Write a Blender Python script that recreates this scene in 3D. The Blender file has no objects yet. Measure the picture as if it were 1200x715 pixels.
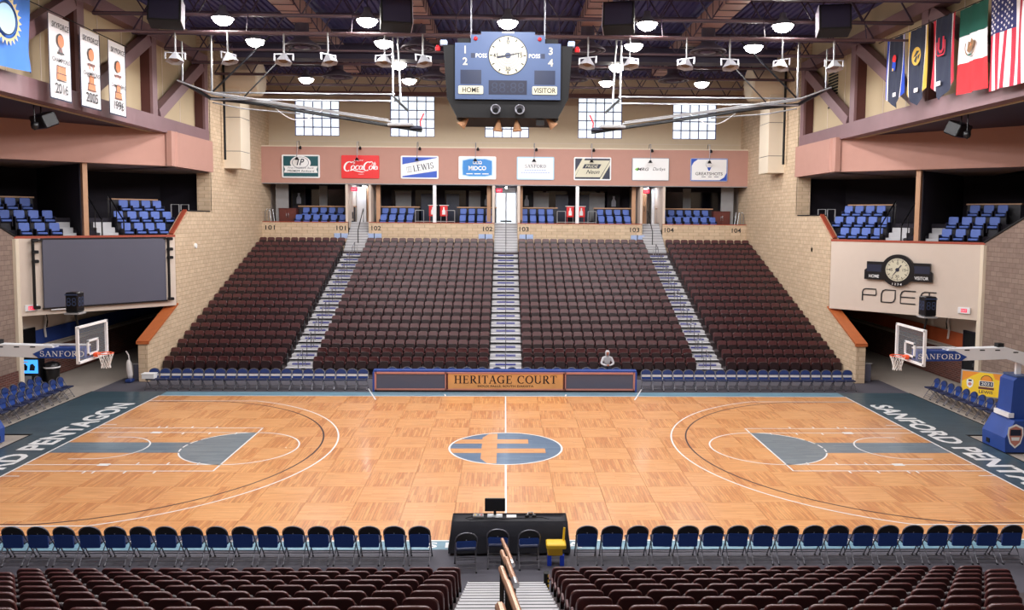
import bpy, math, random
from mathutils import Matrix, Vector

PI = math.pi
R = math.radians
rnd = random.Random(7)
scene = bpy.context.scene
col = scene.collection

# ------------------------------------------------------------------ camera, world, exposure
cam_d = bpy.data.cameras.new('camera')
cam_d.sensor_fit = 'HORIZONTAL'
cam_d.sensor_width = 36.0
cam_d.lens = 951.716 * 36.0 / 1200.0
cam_d.shift_x = -14.064 / 1200.0
cam_d.shift_y = -33.384 / 1200.0
cam_d.clip_end = 300
cam = bpy.data.objects.new('camera', cam_d)
col.objects.link(cam)
_p, _y, _r = 0.0709875, 0.0236552, 0.0071318
_f = Vector((math.sin(_y) * math.cos(_p), math.cos(_y) * math.cos(_p), -math.sin(_p)))
_x = Vector((math.cos(_y), -math.sin(_y), 0))
_u = _x.cross(_f)
_x, _u = _x * math.cos(_r) + _u * math.sin(_r), _u * math.cos(_r) - _x * math.sin(_r)
cam.matrix_world = Matrix(((_x.x, _u.x, -_f.x, -0.0569), (_x.y, _u.y, -_f.y, -25.8575),
                           (_x.z, _u.z, -_f.z, 7.4042), (0, 0, 0, 1)))
scene.camera = cam

scene.view_settings.view_transform = 'Standard'
scene.view_settings.look = 'None'
scene.view_settings.gamma = 1.0
scene.view_settings.use_curve_mapping = False
scene.view_settings.exposure = 0.75

world = bpy.data.worlds.new('sky')
scene.world = world
world.use_nodes = True
_bg = world.node_tree.nodes['Background']
_bg.inputs[0].default_value = (0.80, 0.90, 1.0, 1)
_bg.inputs[1].default_value = 1.25

LAMP_POWER = 300.0            # every high bay lamp of the hall
LAMP_COLOR = (0.98, 0.97, 1.0)
LENS_GLOW = 30.0

# ------------------------------------------------------------------ materials
def lin(c):
    o = []
    for v in c:
        v = v / 255.0
        o.append(v / 12.92 if v <= 0.04045 else ((v + 0.055) / 1.055) ** 2.4)
    return (o[0], o[1], o[2], 1.0)

MATS = {}
def new_mat(name):
    m = bpy.data.materials.new(name)
    m.use_nodes = True
    MATS[name] = m
    nt = m.node_tree
    return m, nt, nt.nodes['Principled BSDF']

def mat(name, rgb, rough=0.6, metal=0.0, var=0.10, scale=3.0, bump=0.0, coat=0.0, spec=0.5):
    m, nt, b = new_mat(name)
    c = lin(rgb)
    tc = nt.nodes.new('ShaderNodeTexCoord')
    nz = nt.nodes.new('ShaderNodeTexNoise')
    nz.inputs['Scale'].default_value = scale
    nz.inputs['Detail'].default_value = 4
    nt.links.new(tc.outputs['Object'], nz.inputs['Vector'])
    mx = nt.nodes.new('ShaderNodeMix')
    mx.data_type = 'RGBA'
    mx.inputs[6].default_value = tuple(v * (1 - var) for v in c[:3]) + (1,)
    mx.inputs[7].default_value = tuple(min(1, v * (1 + var)) for v in c[:3]) + (1,)
    nt.links.new(nz.outputs['Fac'], mx.inputs[0])
    nt.links.new(mx.outputs[2], b.inputs['Base Color'])
    b.inputs['Roughness'].default_value = rough
    b.inputs['Metallic'].default_value = metal
    b.inputs['Coat Weight'].default_value = coat
    b.inputs['Coat Roughness'].default_value = 0.15
    b.inputs['Specular IOR Level'].default_value = spec
    if bump:
        bp = nt.nodes.new('ShaderNodeBump')
        bp.inputs['Strength'].default_value = bump
        bp.inputs['Distance'].default_value = 0.02
        nt.links.new(nz.outputs['Fac'], bp.inputs['Height'])
        nt.links.new(bp.outputs[0], b.inputs['Normal'])
    return m

def brick_mat(name, c1, c2, mortar, w, h, mode='wall', rough=0.8, bump=0.35, msize=0.012, coat=0.0, bias=0.0, grain=0.0):
    m, nt, b = new_mat(name)
    ge = nt.nodes.new('ShaderNodeNewGeometry')
    sp = nt.nodes.new('ShaderNodeSeparateXYZ')
    nt.links.new(ge.outputs['Position'], sp.inputs[0])
    cb = nt.nodes.new('ShaderNodeCombineXYZ')
    if mode == 'wall':
        ad = nt.nodes.new('ShaderNodeMath'); ad.operation = 'MULTIPLY_ADD'
        ad.inputs[1].default_value = 0.6
        nt.links.new(sp.outputs[0], ad.inputs[0]); nt.links.new(sp.outputs[1], ad.inputs[2])
        nt.links.new(ad.outputs[0], cb.inputs[0]); nt.links.new(sp.outputs[2], cb.inputs[1])
    elif mode == 'floor_x':
        nt.links.new(sp.outputs[0], cb.inputs[0]); nt.links.new(sp.outputs[1], cb.inputs[1])
    else:
        nt.links.new(sp.outputs[1], cb.inputs[0]); nt.links.new(sp.outputs[0], cb.inputs[1])
    br = nt.nodes.new('ShaderNodeTexBrick')
    br.inputs['Scale'].default_value = 1.0
    br.inputs['Brick Width'].default_value = w
    br.inputs['Row Height'].default_value = h
    br.inputs['Mortar Size'].default_value = msize
    br.inputs['Mortar Smooth'].default_value = 0.3
    br.inputs['Bias'].default_value = bias
    br.inputs['Color1'].default_value = lin(c1)
    br.inputs['Color2'].default_value = lin(c2)
    br.inputs['Mortar'].default_value = lin(mortar)
    nt.links.new(cb.outputs[0], br.inputs['Vector'])
    nz = nt.nodes.new('ShaderNodeTexNoise')
    nz.inputs['Scale'].default_value = 1.0
    nz.inputs['Detail'].default_value = 6
    mp = nt.nodes.new('ShaderNodeMapping')
    mp.inputs['Scale'].default_value = (4, 4, 4) if not grain else (1.5, 22, 1)
    nt.links.new(cb.outputs[0], mp.inputs[0])
    nt.links.new(mp.outputs[0], nz.inputs['Vector'])
    mr = nt.nodes.new('ShaderNodeMapRange')
    k = grain if grain else 0.10
    mr.inputs[3].default_value = 1 - k
    mr.inputs[4].default_value = 1 + k
    mr.inputs[1].default_value = 0.25
    mr.inputs[2].default_value = 0.75
    nt.links.new(nz.outputs['Fac'], mr.inputs[0])
    vm = nt.nodes.new('ShaderNodeVectorMath'); vm.operation = 'SCALE'
    nt.links.new(br.outputs['Color'], vm.inputs[0]); nt.links.new(mr.outputs[0], vm.inputs['Scale'])
    nt.links.new(vm.outputs[0], b.inputs['Base Color'])
    b.inputs['Roughness'].default_value = rough
    b.inputs['Coat Weight'].default_value = coat
    b.inputs['Coat Roughness'].default_value = 0.12
    if bump:
        bp = nt.nodes.new('ShaderNodeBump')
        bp.inputs['Strength'].default_value = bump
        bp.inputs['Distance'].default_value = 0.01
        bp.invert = True
        nt.links.new(br.outputs['Fac'], bp.inputs['Height'])
        nt.links.new(bp.outputs[0], b.inputs['Normal'])
    return m

def emit_mat(name, rgb, strength):
    m, nt, b = new_mat(name)
    b.inputs['Base Color'].default_value = tuple(v * .5 for v in lin(rgb)[:3]) + (1,)
    b.inputs['Emission Color'].default_value = lin(rgb)
    b.inputs['Emission Strength'].default_value = strength
    return m

def glass_mat(name, rgb=(255, 255, 255), alpha=0.15, rough=0.05):
    m, nt, b = new_mat(name)
    b.inputs['Base Color'].default_value = lin(rgb)
    b.inputs['Roughness'].default_value = rough
    tr = nt.nodes.new('ShaderNodeBsdfTransparent')
    mx = nt.nodes.new('ShaderNodeMixShader')
    mx.inputs[0].default_value = alpha
    nt.links.new(tr.outputs[0], mx.inputs[1]); nt.links.new(b.outputs[0], mx.inputs[2])
    nt.links.new(mx.outputs[0], nt.nodes['Material Output'].inputs[0])
    return m

brick_mat('parquet_lengthwise', (230, 170, 112), (218, 152, 94), (188, 122, 72), 0.9, 0.075, 'floor_x', 0.30, 0.0, 0.002, 0.25, 0.0, 0.16)
brick_mat('parquet_crosswise', (228, 166, 106), (202, 132, 78), (164, 102, 58), 0.9, 0.075, 'floor_y', 0.30, 0.0, 0.003, 0.25, 0.0, 0.22)
brick_mat('stained_apron', (70, 92, 102), (58, 78, 90), (44, 60, 70), 0.9, 0.075, 'floor_x', 0.38, 0.0, 0.003, 0.15, 0.0, 0.18)
brick_mat('stained_key', (122, 138, 148), (98, 116, 130), (84, 98, 110), 0.9, 0.075, 'floor_x', 0.32, 0.0, 0.003, 0.2, 0.0, 0.18)
brick_mat('stained_circle', (104, 130, 156), (80, 108, 138), (66, 90, 116), 0.9, 0.075, 'floor_x', 0.32, 0.0, 0.003, 0.2, 0.0, 0.18)
brick_mat('stained_edge', (124, 164, 182), (104, 146, 166), (90, 126, 146), 0.9, 0.075, 'floor_x', 0.35, 0.0, 0.003, 0.15, 0.0, 0.18)
brick_mat('tan_block', (220, 196, 166), (208, 182, 152), (188, 162, 132), 0.42, 0.205, 'wall', 0.85, 0.5, 0.014)
brick_mat('brown_block', (146, 126, 114), (132, 112, 102), (116, 98, 88), 0.42, 0.205, 'wall', 0.85, 0.4, 0.014)
brick_mat('red_brick', (104, 56, 46), (84, 44, 38), (120, 104, 96), 0.3, 0.095, 'wall', 0.85, 0.5, 0.010)
mat('white_line', (244, 244, 244), 0.35, var=0.02, coat=0.2)
mat('black_line', (40, 38, 52), 0.35, var=0.02)
mat('concrete', (176, 166, 156), 0.55, var=0.12, scale=1.2)
mat('rubber_mat', (84, 82, 92), 0.75, var=0.10, scale=2.0)
mat('beige_panel', (228, 214, 192), 0.8, var=0.05, scale=0.8, bump=0.2)
mat('infill_panel', (194, 174, 142), 0.85, var=0.06, scale=0.7, bump=0.3)
mat('board_yellow', (250, 208, 36), 0.45, var=0.06)
mat('navy_seat', (26, 36, 72), 0.45, var=0.08)
mat('cream_panel', (216, 200, 186), 0.75, var=0.03)
mat('upper_wall', (212, 194, 168), 0.8, var=0.03)
mat('rose_fascia', (188, 142, 128), 0.75, var=0.04)
mat('truss_steel', (130, 100, 104), 0.55, var=0.14, scale=1.5)
mat('truss_dark', (84, 44, 42), 0.6, var=0.1)
mat('deck_steel', (82, 78, 138), 0.6, var=0.12)
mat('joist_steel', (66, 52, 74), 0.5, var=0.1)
mat('diffuser_metal', (70, 62, 74), 0.5, var=0.1)
mat('bulb', (150, 132, 112), 0.2)
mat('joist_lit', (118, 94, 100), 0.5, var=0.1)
mat('duct_metal', (160, 124, 116), 0.5, var=0.08)
mat('duct_dark', (38, 32, 58), 0.6)
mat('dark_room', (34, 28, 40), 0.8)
mat('dark_glass', (14, 14, 26), 0.12, spec=0.6)
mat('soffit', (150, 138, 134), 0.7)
mat('seat_brown', (82, 40, 42), 0.34, var=0.08, spec=0.6)
mat('seat_pan', (38, 21, 25), 0.36, var=0.08)  # darker copy of the seat brown, paints shade below the lit back tops
mat('seat_black', (24, 22, 24), 0.5)
mat('navy_pad', (36, 58, 116), 0.45, var=0.08)
mat('navy_cloth', (28, 66, 146), 0.7, var=0.10, scale=30)
mat('black_plastic', (14, 14, 18), 0.35)
mat('black_matte', (11, 11, 15), 0.7)
mat('gun_steel', (128, 128, 136), 0.35, 0.6)
mat('steel', (176, 178, 182), 0.3, 0.9)
mat('grey_paint', (150, 150, 152), 0.45)
mat('white_paint', (236, 236, 238), 0.45, var=0.03)
mat('cap_wood', (190, 104, 56), 0.45, var=0.15, scale=4)
mat('red_trim', (166, 74, 52), 0.5)
mat('door_wood', (176, 132, 96), 0.5, var=0.12, scale=2)
mat('cabinet_wood', (104, 50, 44), 0.4, var=0.12)
mat('ledge_wood', (190, 146, 112), 0.5, var=0.08)
mat('stair_tread', (196, 195, 198), 0.6, var=0.06)
mat('stair_blue', (36, 44, 140), 0.5)
mat('stand_concrete', (74, 64, 66), 0.8)
mat('suite_blue', (86, 112, 188), 0.6, var=0.08)
mat('suite_frame', (30, 28, 40), 0.5)
mat('screen_grey', (88, 88, 104), 0.6, var=0.03, scale=40)
mat('board_blue', (72, 92, 132), 0.45, var=0.03)
mat('board_dark', (36, 46, 74), 0.3)
mat('digit_off', (58, 70, 100), 0.4)
mat('dial', (212, 206, 182), 0.5, var=0.02)
mat('black_print', (20, 20, 24), 0.5)
mat('white_print', (245, 245, 245), 0.5, var=0.01)
mat('grey_print', (140, 140, 150), 0.5)
mat('red_lens', (214, 30, 36), 0.3)
mat('sign_red', (232, 40, 42), 0.45, var=0.03)
mat('sign_green', (22, 84, 92), 0.45, var=0.2, scale=6)
mat('sign_blue', (38, 82, 190), 0.45, var=0.03)
mat('sign_sky', (40, 132, 208), 0.45, var=0.05)
mat('sign_cyan', (176, 214, 236), 0.5, var=0.02)
mat('sign_navy', (24, 30, 56), 0.45)
mat('sign_lime', (120, 200, 60), 0.5)
mat('frame_rose', (198, 130, 116), 0.5)
mat('wood_sign', (226, 160, 96), 0.45, var=0.18, scale=2.5)
mat('goal_blue', (38, 72, 150), 0.5, var=0.05)
mat('rim_orange', (240, 90, 44), 0.4)
mat('net', (238, 238, 236), 0.8)
mat('cloth_black', (42, 43, 52), 0.85, var=0.12, scale=6)
mat('yellow_plastic', (240, 196, 40), 0.45)
mat('blue_plastic', (30, 70, 210), 0.45)
mat('skin', (196, 128, 104), 0.6)
mat('hoodie', (206, 204, 208), 0.85, var=0.06, scale=20)
mat('trousers', (34, 36, 52), 0.85)
mat('rail_bronze', (196, 152, 124), 0.35, 0.6)
mat('bag_white', (222, 216, 212), 0.7)
mat('flag_blue', (74, 128, 216), 0.8, var=0.06)
mat('flag_gold', (226, 206, 150), 0.8)
mat('flag_navy', (44, 50, 72), 0.8)
mat('flag_royal', (36, 78, 200), 0.8)
mat('flag_yellow', (226, 186, 80), 0.8)
mat('flag_crimson', (204, 44, 66), 0.8)
mat('flag_green', (22, 92, 78), 0.8)
mat('flag_white', (240, 236, 238), 0.8, var=0.03)
mat('flag_red', (232, 44, 52), 0.8)
mat('flag_union', (48, 52, 108), 0.8)
mat('flag_stripe', (186, 40, 64), 0.8)
mat('flag_brown', (140, 104, 70), 0.8)
mat('bronze', (206, 122, 72), 0.5, var=0.1)
mat('bay_shell', (120, 116, 124), 0.4, 0.3)
mat('lamp_shell', (190, 190, 196), 0.4, 0.3)
mat('mullion', (112, 108, 160), 0.5)
mat('placard_blue', (172, 190, 226), 0.6, var=0.2, scale=8)
mat('speaker_lit_side', (214, 210, 230), 0.5)
mat('stripe_orange', (190, 92, 52), 0.6)
mat('stripe_blue', (40, 66, 138), 0.6)
mat('ad_orange', (240, 150, 40), 0.45, var=0.1)
mat('horn_tan', (200, 150, 112), 0.5)
mat('exit_red', (236, 40, 70), 0.5)
emit_mat('lamp_lens', (255, 250, 240), LENS_GLOW)
emit_mat('exit_glow', (255, 30, 80), 0.55)
emit_mat('screen_glow', (60, 150, 240), 1.0)
emit_mat('led_yellow', (246, 208, 50), 0.55)
emit_mat('added_fill_glow', (225, 238, 255), 40.0)
glass_mat('clear_glass', (235, 240, 255), 0.10)
glass_mat('window_glass', (240, 244, 255), 0.22, 0.25)
glass_mat('board_glass', (220, 226, 235), 0.08)

# ------------------------------------------------------------------ mesh building
def T(x, y, z): return Matrix.Translation((x, y, z))
def RZ(a): return Matrix.Rotation(a, 4, 'Z')
def RX(a): return Matrix.Rotation(a, 4, 'X')
def RY(a): return Matrix.Rotation(a, 4, 'Y')
def frame(o, x, y):
    """4x4 whose local x, y run along the given directions; local z is their cross product"""
    x = Vector(x).normalized(); y = Vector(y).normalized(); z = x.cross(y)
    return Matrix(((x.x, y.x, z.x, o[0]), (x.y, y.y, z.y, o[1]), (x.z, y.z, z.z, o[2]), (0, 0, 0, 1)))

ORG = {}
_text_cache = {}
def text_data(s, bold, shear):
    k = (s, bold, shear)
    if k not in _text_cache:
        cu = bpy.data.curves.new('t', 'FONT')
        cu.body = s; cu.size = 1.0; cu.offset = bold; cu.shear = shear; cu.resolution_u = 3
        ob = bpy.data.objects.new('t', cu)
        me = ob.to_mesh()
        vs = [v.co.copy() for v in me.vertices]
        fs = [tuple(p.vertices) for p in me.polygons]
        ob.to_mesh_clear()
        bpy.data.objects.remove(ob); bpy.data.curves.remove(cu)
        x0 = min(v.x for v in vs); x1 = max(v.x for v in vs)
        y0 = min(v.y for v in vs); y1 = max(v.y for v in vs)
        vs = [((v.x - (x0 + x1) / 2), (v.y - (y0 + y1) / 2)) for v in vs]
        _text_cache[k] = (vs, fs, x1 - x0, y1 - y0)
    return _text_cache[k]

class MB:
    def __init__(self):
        self.v = []; self.f = []; self.mi = []; self.mats = []
    def slot(self, m):
        if m not in self.mats: self.mats.append(m)
        return self.mats.index(m)
    def add(self, vs, fs, m, M=None):
        n = len(self.v); k = self.slot(m)
        if M is None: self.v += [tuple(v) for v in vs]
        else: self.v += [tuple(M @ Vector(v)) for v in vs]
        for f in fs:
            self.f.append(tuple(i + n for i in f)); self.mi.append(k)
        return self
    def box(self, c, s, m, M=None):
        x, y, z = c; a, b, d = s[0] / 2, s[1] / 2, s[2] / 2
        vs = [(x + i * a, y + j * b, z + k * d) for i in (-1, 1) for j in (-1, 1) for k in (-1, 1)]
        fs = [(0, 1, 3, 2), (4, 6, 7, 5), (0, 4, 5, 1), (2, 3, 7, 6), (0, 2, 6, 4), (1, 5, 7, 3)]
        return self.add(vs, fs, m, M)
    def cube(self, x0, x1, y0, y1, z0, z1, m, M=None):
        return self.box(((x0 + x1) / 2, (y0 + y1) / 2, (z0 + z1) / 2), (x1 - x0, y1 - y0, z1 - z0), m, M)
    def bbox(self, c, s, m, bev=0.02, M=None):
        """box with chamfered edges"""
        x, y, z = c; a, b, d = s[0] / 2, s[1] / 2, s[2] / 2
        e = min(bev, a * .9, b * .9, d * .9)
        vs = []; idx = {}
        for i in (-1, 1):
            for j in (-1, 1):
                for k in (-1, 1):
                    idx[(i, j, k, 0)] = len(vs); vs.append((x + i * a, y + j * (b - e), z + k * (d - e)))
                    idx[(i, j, k, 1)] = len(vs); vs.append((x + i * (a - e), y + j * b, z + k * (d - e)))
                    idx[(i, j, k, 2)] = len(vs); vs.append((x + i * (a - e), y + j * (b - e), z + k * d))
        fs = []
        for i in (-1, 1):
            fs.append([idx[(i, -1, -1, 0)], idx[(i, 1, -1, 0)], idx[(i, 1, 1, 0)], idx[(i, -1, 1, 0)]])
            fs.append([idx[(-1, i, -1, 1)], idx[(1, i, -1, 1)], idx[(1, i, 1, 1)], idx[(-1, i, 1, 1)]])
            fs.append([idx[(-1, -1, i, 2)], idx[(1, -1, i, 2)], idx[(1, 1, i, 2)], idx[(-1, 1, i, 2)]])
            for j in (-1, 1):
                fs.append([idx[(i, j, -1, 0)], idx[(i, j, 1, 0)], idx[(i, j, 1, 1)], idx[(i, j, -1, 1)]])
                fs.append([idx[(i, -1, j, 0)], idx[(i, 1, j, 0)], idx[(i, 1, j, 2)], idx[(i, -1, j, 2)]])
                fs.append([idx[(-1, i, j, 1)], idx[(1, i, j, 1)], idx[(1, i, j, 2)], idx[(-1, i, j, 2)]])
                for k in (-1, 1):
                    fs.append([idx[(i, j, k, 0)], idx[(i, j, k, 1)], idx[(i, j, k, 2)]])
        cen = Vector(c)
        out = []
        for f in fs:
            p = [Vector(vs[q]) for q in f]
            nrm = (p[1] - p[0]).cross(p[2] - p[0])
            if nrm.dot(sum(p, Vector()) / len(p) - cen) < 0: f = f[::-1]
            out.append(tuple(f))
        return self.add(vs, out, m, M)
    def prism(self, poly, d, m, M=None, z0=0.0, side=None, bev=0.0):
        """2D outline (ccw) in local xy, extruded along local z from z0 to z0+d"""
        n = len(poly)
        if bev:
            cx = sum(p[0] for p in poly) / n; cy = sum(p[1] for p in poly) / n
            rr = max(math.hypot(p[0] - cx, p[1] - cy) for p in poly)
            k = 1 - bev / rr
            inn = [(cx + (p[0] - cx) * k, cy + (p[1] - cy) * k) for p in poly]
            rings = [(inn, z0), (poly, z0 + bev), (poly, z0 + d - bev), (inn, z0 + d)]
        else:
            rings = [(poly, z0), (poly, z0 + d)]
        vs = []
        for pl, z in rings: vs += [(p[0], p[1], z) for p in pl]
        L = len(rings) - 1
        self.add(vs, [tuple(range(n))[::-1], tuple(range(L * n, L * n + n))], m, M)
        fs = []
        for r in range(L):
            for i in range(n):
                j = (i + 1) % n
                fs.append((r * n + i, r * n + j, r * n + n + j, r * n + n + i))
        return self.add(vs, fs, side or m, M)
    def flat(self, poly, m, M=None, z=0.0):
        return self.add([(p[0], p[1], z) for p in poly], [tuple(range(len(poly)))], m, M)
    def rect(self, x0, x1, y0, y1, m, M=None, z=0.0):
        return self.flat([(x0, y0), (x1, y0), (x1, y1), (x0, y1)], m, M, z)
    def ring(self, r0, r1, m, a0=0.0, a1=2 * PI, n=48, M=None, c=(0, 0), z=0.0, sx=1.0):
        vs = []; fs = []
        for i in range(n + 1):
            a = a0 + (a1 - a0) * i / n
            vs += [(c[0] + r0 * math.cos(a) * sx, c[1] + r0 * math.sin(a), z), (c[0] + r1 * math.cos(a) * sx, c[1] + r1 * math.sin(a), z)]
        for i in range(n): fs.append((2 * i, 2 * i + 1, 2 * i + 3, 2 * i + 2))
        return self.add(vs, fs, m, M)
    def disc(self, r, m, M=None, c=(0, 0), z=0.0, n=32, sx=1.0):
        return self.flat([(c[0] + r * sx * math.cos(2 * PI * i / n), c[1] + r * math.sin(2 * PI * i / n)) for i in range(n)], m, M, z)
    def stroke(self, pts, w, m, M=None, z=0.0):
        """flat ribbon along 2D points; w a number or one width per point"""
        n = len(pts); vs = []; fs = []
        for i, p in enumerate(pts):
            a = pts[max(0, i - 1)]; b = pts[min(n - 1, i + 1)]
            dx, dy = b[0] - a[0], b[1] - a[1]; L = math.hypot(dx, dy) or 1
            ww = (w[i] if isinstance(w, (list, tuple)) else w) / 2
            nx, ny = -dy / L * ww, dx / L * ww
            vs += [(p[0] - nx, p[1] - ny, z), (p[0] + nx, p[1] + ny, z)]
        for i in range(n - 1): fs.append((2 * i, 2 * i + 2, 2 * i + 3, 2 * i + 1))
        return self.add(vs, fs, m, M)
    def tube(self, pts, r, m, n=6, M=None, caps=True):
        P = [Vector(p) for p in pts]; vs = []; fs = []
        prev = None
        for i, p in enumerate(P):
            t = (P[min(i + 1, len(P) - 1)] - P[max(i - 1, 0)]).normalized()
            if prev is None:
                up = Vector((0, 0, 1)) if abs(t.z) < 0.9 else Vector((1, 0, 0))
                a = t.cross(up).normalized()
            else:
                a = (prev - t * prev.dot(t)).normalized()
            prev = a
            b = t.cross(a)
            rr = r[i] if isinstance(r, (list, tuple)) else r
            for k in range(n):
                q = 2 * PI * (k + 0.5) / n
                vs.append(p + (a * math.cos(q) + b * math.sin(q)) * rr)
        for i in range(len(P) - 1):
            for k in range(n):
                j = (k + 1) % n
                fs.append((i * n + k, i * n + n + k, i * n + n + j, i * n + j))
        if caps:
            fs.append(tuple(range(n)))
            e = (len(P) - 1) * n
            fs.append(tuple(range(e, e + n))[::-1])
        return self.add(vs, fs, m, M)
    def bar(self, p, q, w, h, m, M=None):
        """rectangular bar from p to q; w across, h up"""
        p = Vector(p); q = Vector(q); t = (q - p).normalized()
        up = Vector((0, 0, 1)) if abs(t.z) < 0.98 else Vector((0, 1, 0))
        a = t.cross(up).normalized() * (w / 2); b = a.cross(t).normalized() * (h / 2)
        vs = [p - a - b, p + a - b, p + a + b, p - a + b, q - a - b, q + a - b, q + a + b, q - a + b]
        fs = [(0, 1, 2, 3), (7, 6, 5, 4), (0, 4, 5, 1), (1, 5, 6, 2), (2, 6, 7, 3), (3, 7, 4, 0)]
        return self.add(vs, fs, m, M)
    def lathe(self, prof, m, n=16, M=None):
        """profile of (radius, z) turned about local z"""
        vs = []; fs = []
        for (r, z) in prof:
            for k in range(n):
                a = 2 * PI * k / n
                vs.append((r * math.cos(a), r * math.sin(a), z))
        for i in range(len(prof) - 1):
            for k in range(n):
                j = (k + 1) % n
                fs.append((i * n + k, i * n + j, i * n + n + j, i * n + n + k))
        return self.add(vs, fs, m, M)
    def text(self, s, M, h, m, w=None, bold=0.0, shear=0.0, z=0.0, align=0):
        vs, fs, W, H = text_data(s, bold, shear)
        ky = h / H; kx = (w / W) if w else ky
        ox = align * W * kx / 2
        return self.add([(x * kx + ox, y * ky, z) for x, y in vs], fs, m, M)
    def build(self, name, parent=None, local=False, smooth=False, loc=None):
        me = bpy.data.meshes.new(name)
        vs = self.v
        o0 = None
        if parent is not None and not local:
            o0 = ORG.get(parent.name, Vector())
            vs = [(a - o0.x, b - o0.y, c - o0.z) for a, b, c in vs]
        elif loc is not None:
            vs = [(a - loc[0], b - loc[1], c - loc[2]) for a, b, c in vs]
        me.from_pydata(vs, [], self.f)
        for m in self.mats: me.materials.append(MATS[m])
        me.polygons.foreach_set('material_index', self.mi)
        if smooth: me.polygons.foreach_set('use_smooth', [True] * len(self.f))
        me.update()
        o = bpy.data.objects.new(name, me)
        col.objects.link(o)
        if parent is not None:
            o.parent = parent
            ORG[o.name] = o0 if o0 is not None else Vector()
        elif loc is not None:
            o.location = loc; ORG[o.name] = Vector(loc)
        else: ORG[o.name] = Vector()
        return o

def tag(o, label=None, cat=None, group=None, kind=None):
    if label: o['label'] = label
    if cat: o['category'] = cat
    if group: o['group'] = group
    if kind: o['kind'] = kind
    return o
def thing(name, label, cat, loc=(0, 0, 0), rz=0.0, group=None):
    o = bpy.data.objects.new(name, None)
    o.empty_display_size = 0.2
    col.objects.link(o)
    o.location = loc; o.rotation_euler = (0, 0, rz)
    ORG[o.name] = Vector(loc)
    return tag(o, label, cat, group)
def struct(o): o['kind'] = 'structure'; return o
def inst(name, mesh, parent, loc=(0, 0, 0), rot=None):
    o = bpy.data.objects.new(name, mesh)
    col.objects.link(o); o.parent = parent; o.location = loc
    if rot: o.rotation_euler = rot
    return o
def dup(src, loc, rz, label=None, group=None):
    """copy of a thing with copies of its parts and sub-parts (mesh data shared)"""
    r = src.copy(); col.objects.link(r)
    r.location = loc; r.rotation_euler = (0, 0, rz)
    if label: r['label'] = label
    if group: r['group'] = group
    for c in KIDS[src.name]:
        d = c.copy(); col.objects.link(d); d.parent = r
        for g in KIDS.get(c.name, ()):
            e = g.copy(); col.objects.link(e); e.parent = d
    return r
KIDS = {}
def kids(o, *cs): KIDS[o.name] = list(cs); return o
_ones = 'first second third fourth fifth sixth seventh eighth ninth tenth eleventh twelfth thirteenth fourteenth fifteenth sixteenth seventeenth eighteenth nineteenth twentieth'.split()
def nth(i):
    """1 -> first ..."""
    if i <= 20: return _ones[i - 1]
    return {2: 'twenty', 3: 'thirty'}[i // 10] + '-' + _ones[i % 10 - 1] if i % 10 else {30: 'thirtieth', 40: 'fortieth'}[i]
def rounded(w, h, r, n=4, cx=0.0, cy=0.0):
    o = []
    for (sx, sy, a0) in ((1, -1, -PI / 2), (1, 1, 0), (-1, 1, PI / 2), (-1, -1, PI)):
        for i in range(n + 1):
            a = a0 + PI / 2 * i / n
            o.append((cx + sx * (w / 2 - r) + r * math.cos(a), cy + sy * (h / 2 - r) + r * math.sin(a)))
    return o
def wallM(x, y, z):      # on a wall that faces the near stand: local x right, y up, z towards -Y
    return frame((x, y, z), (1, 0, 0), (0, 0, 1))
def FX(x, y, z, s):      # on a wall facing the hall centre along X (s = -1 left wall, +1 right wall)
    return frame((x, y, z), (0, 1, 0) if s < 0 else (0, -1, 0), (0, 0, 1))

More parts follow.
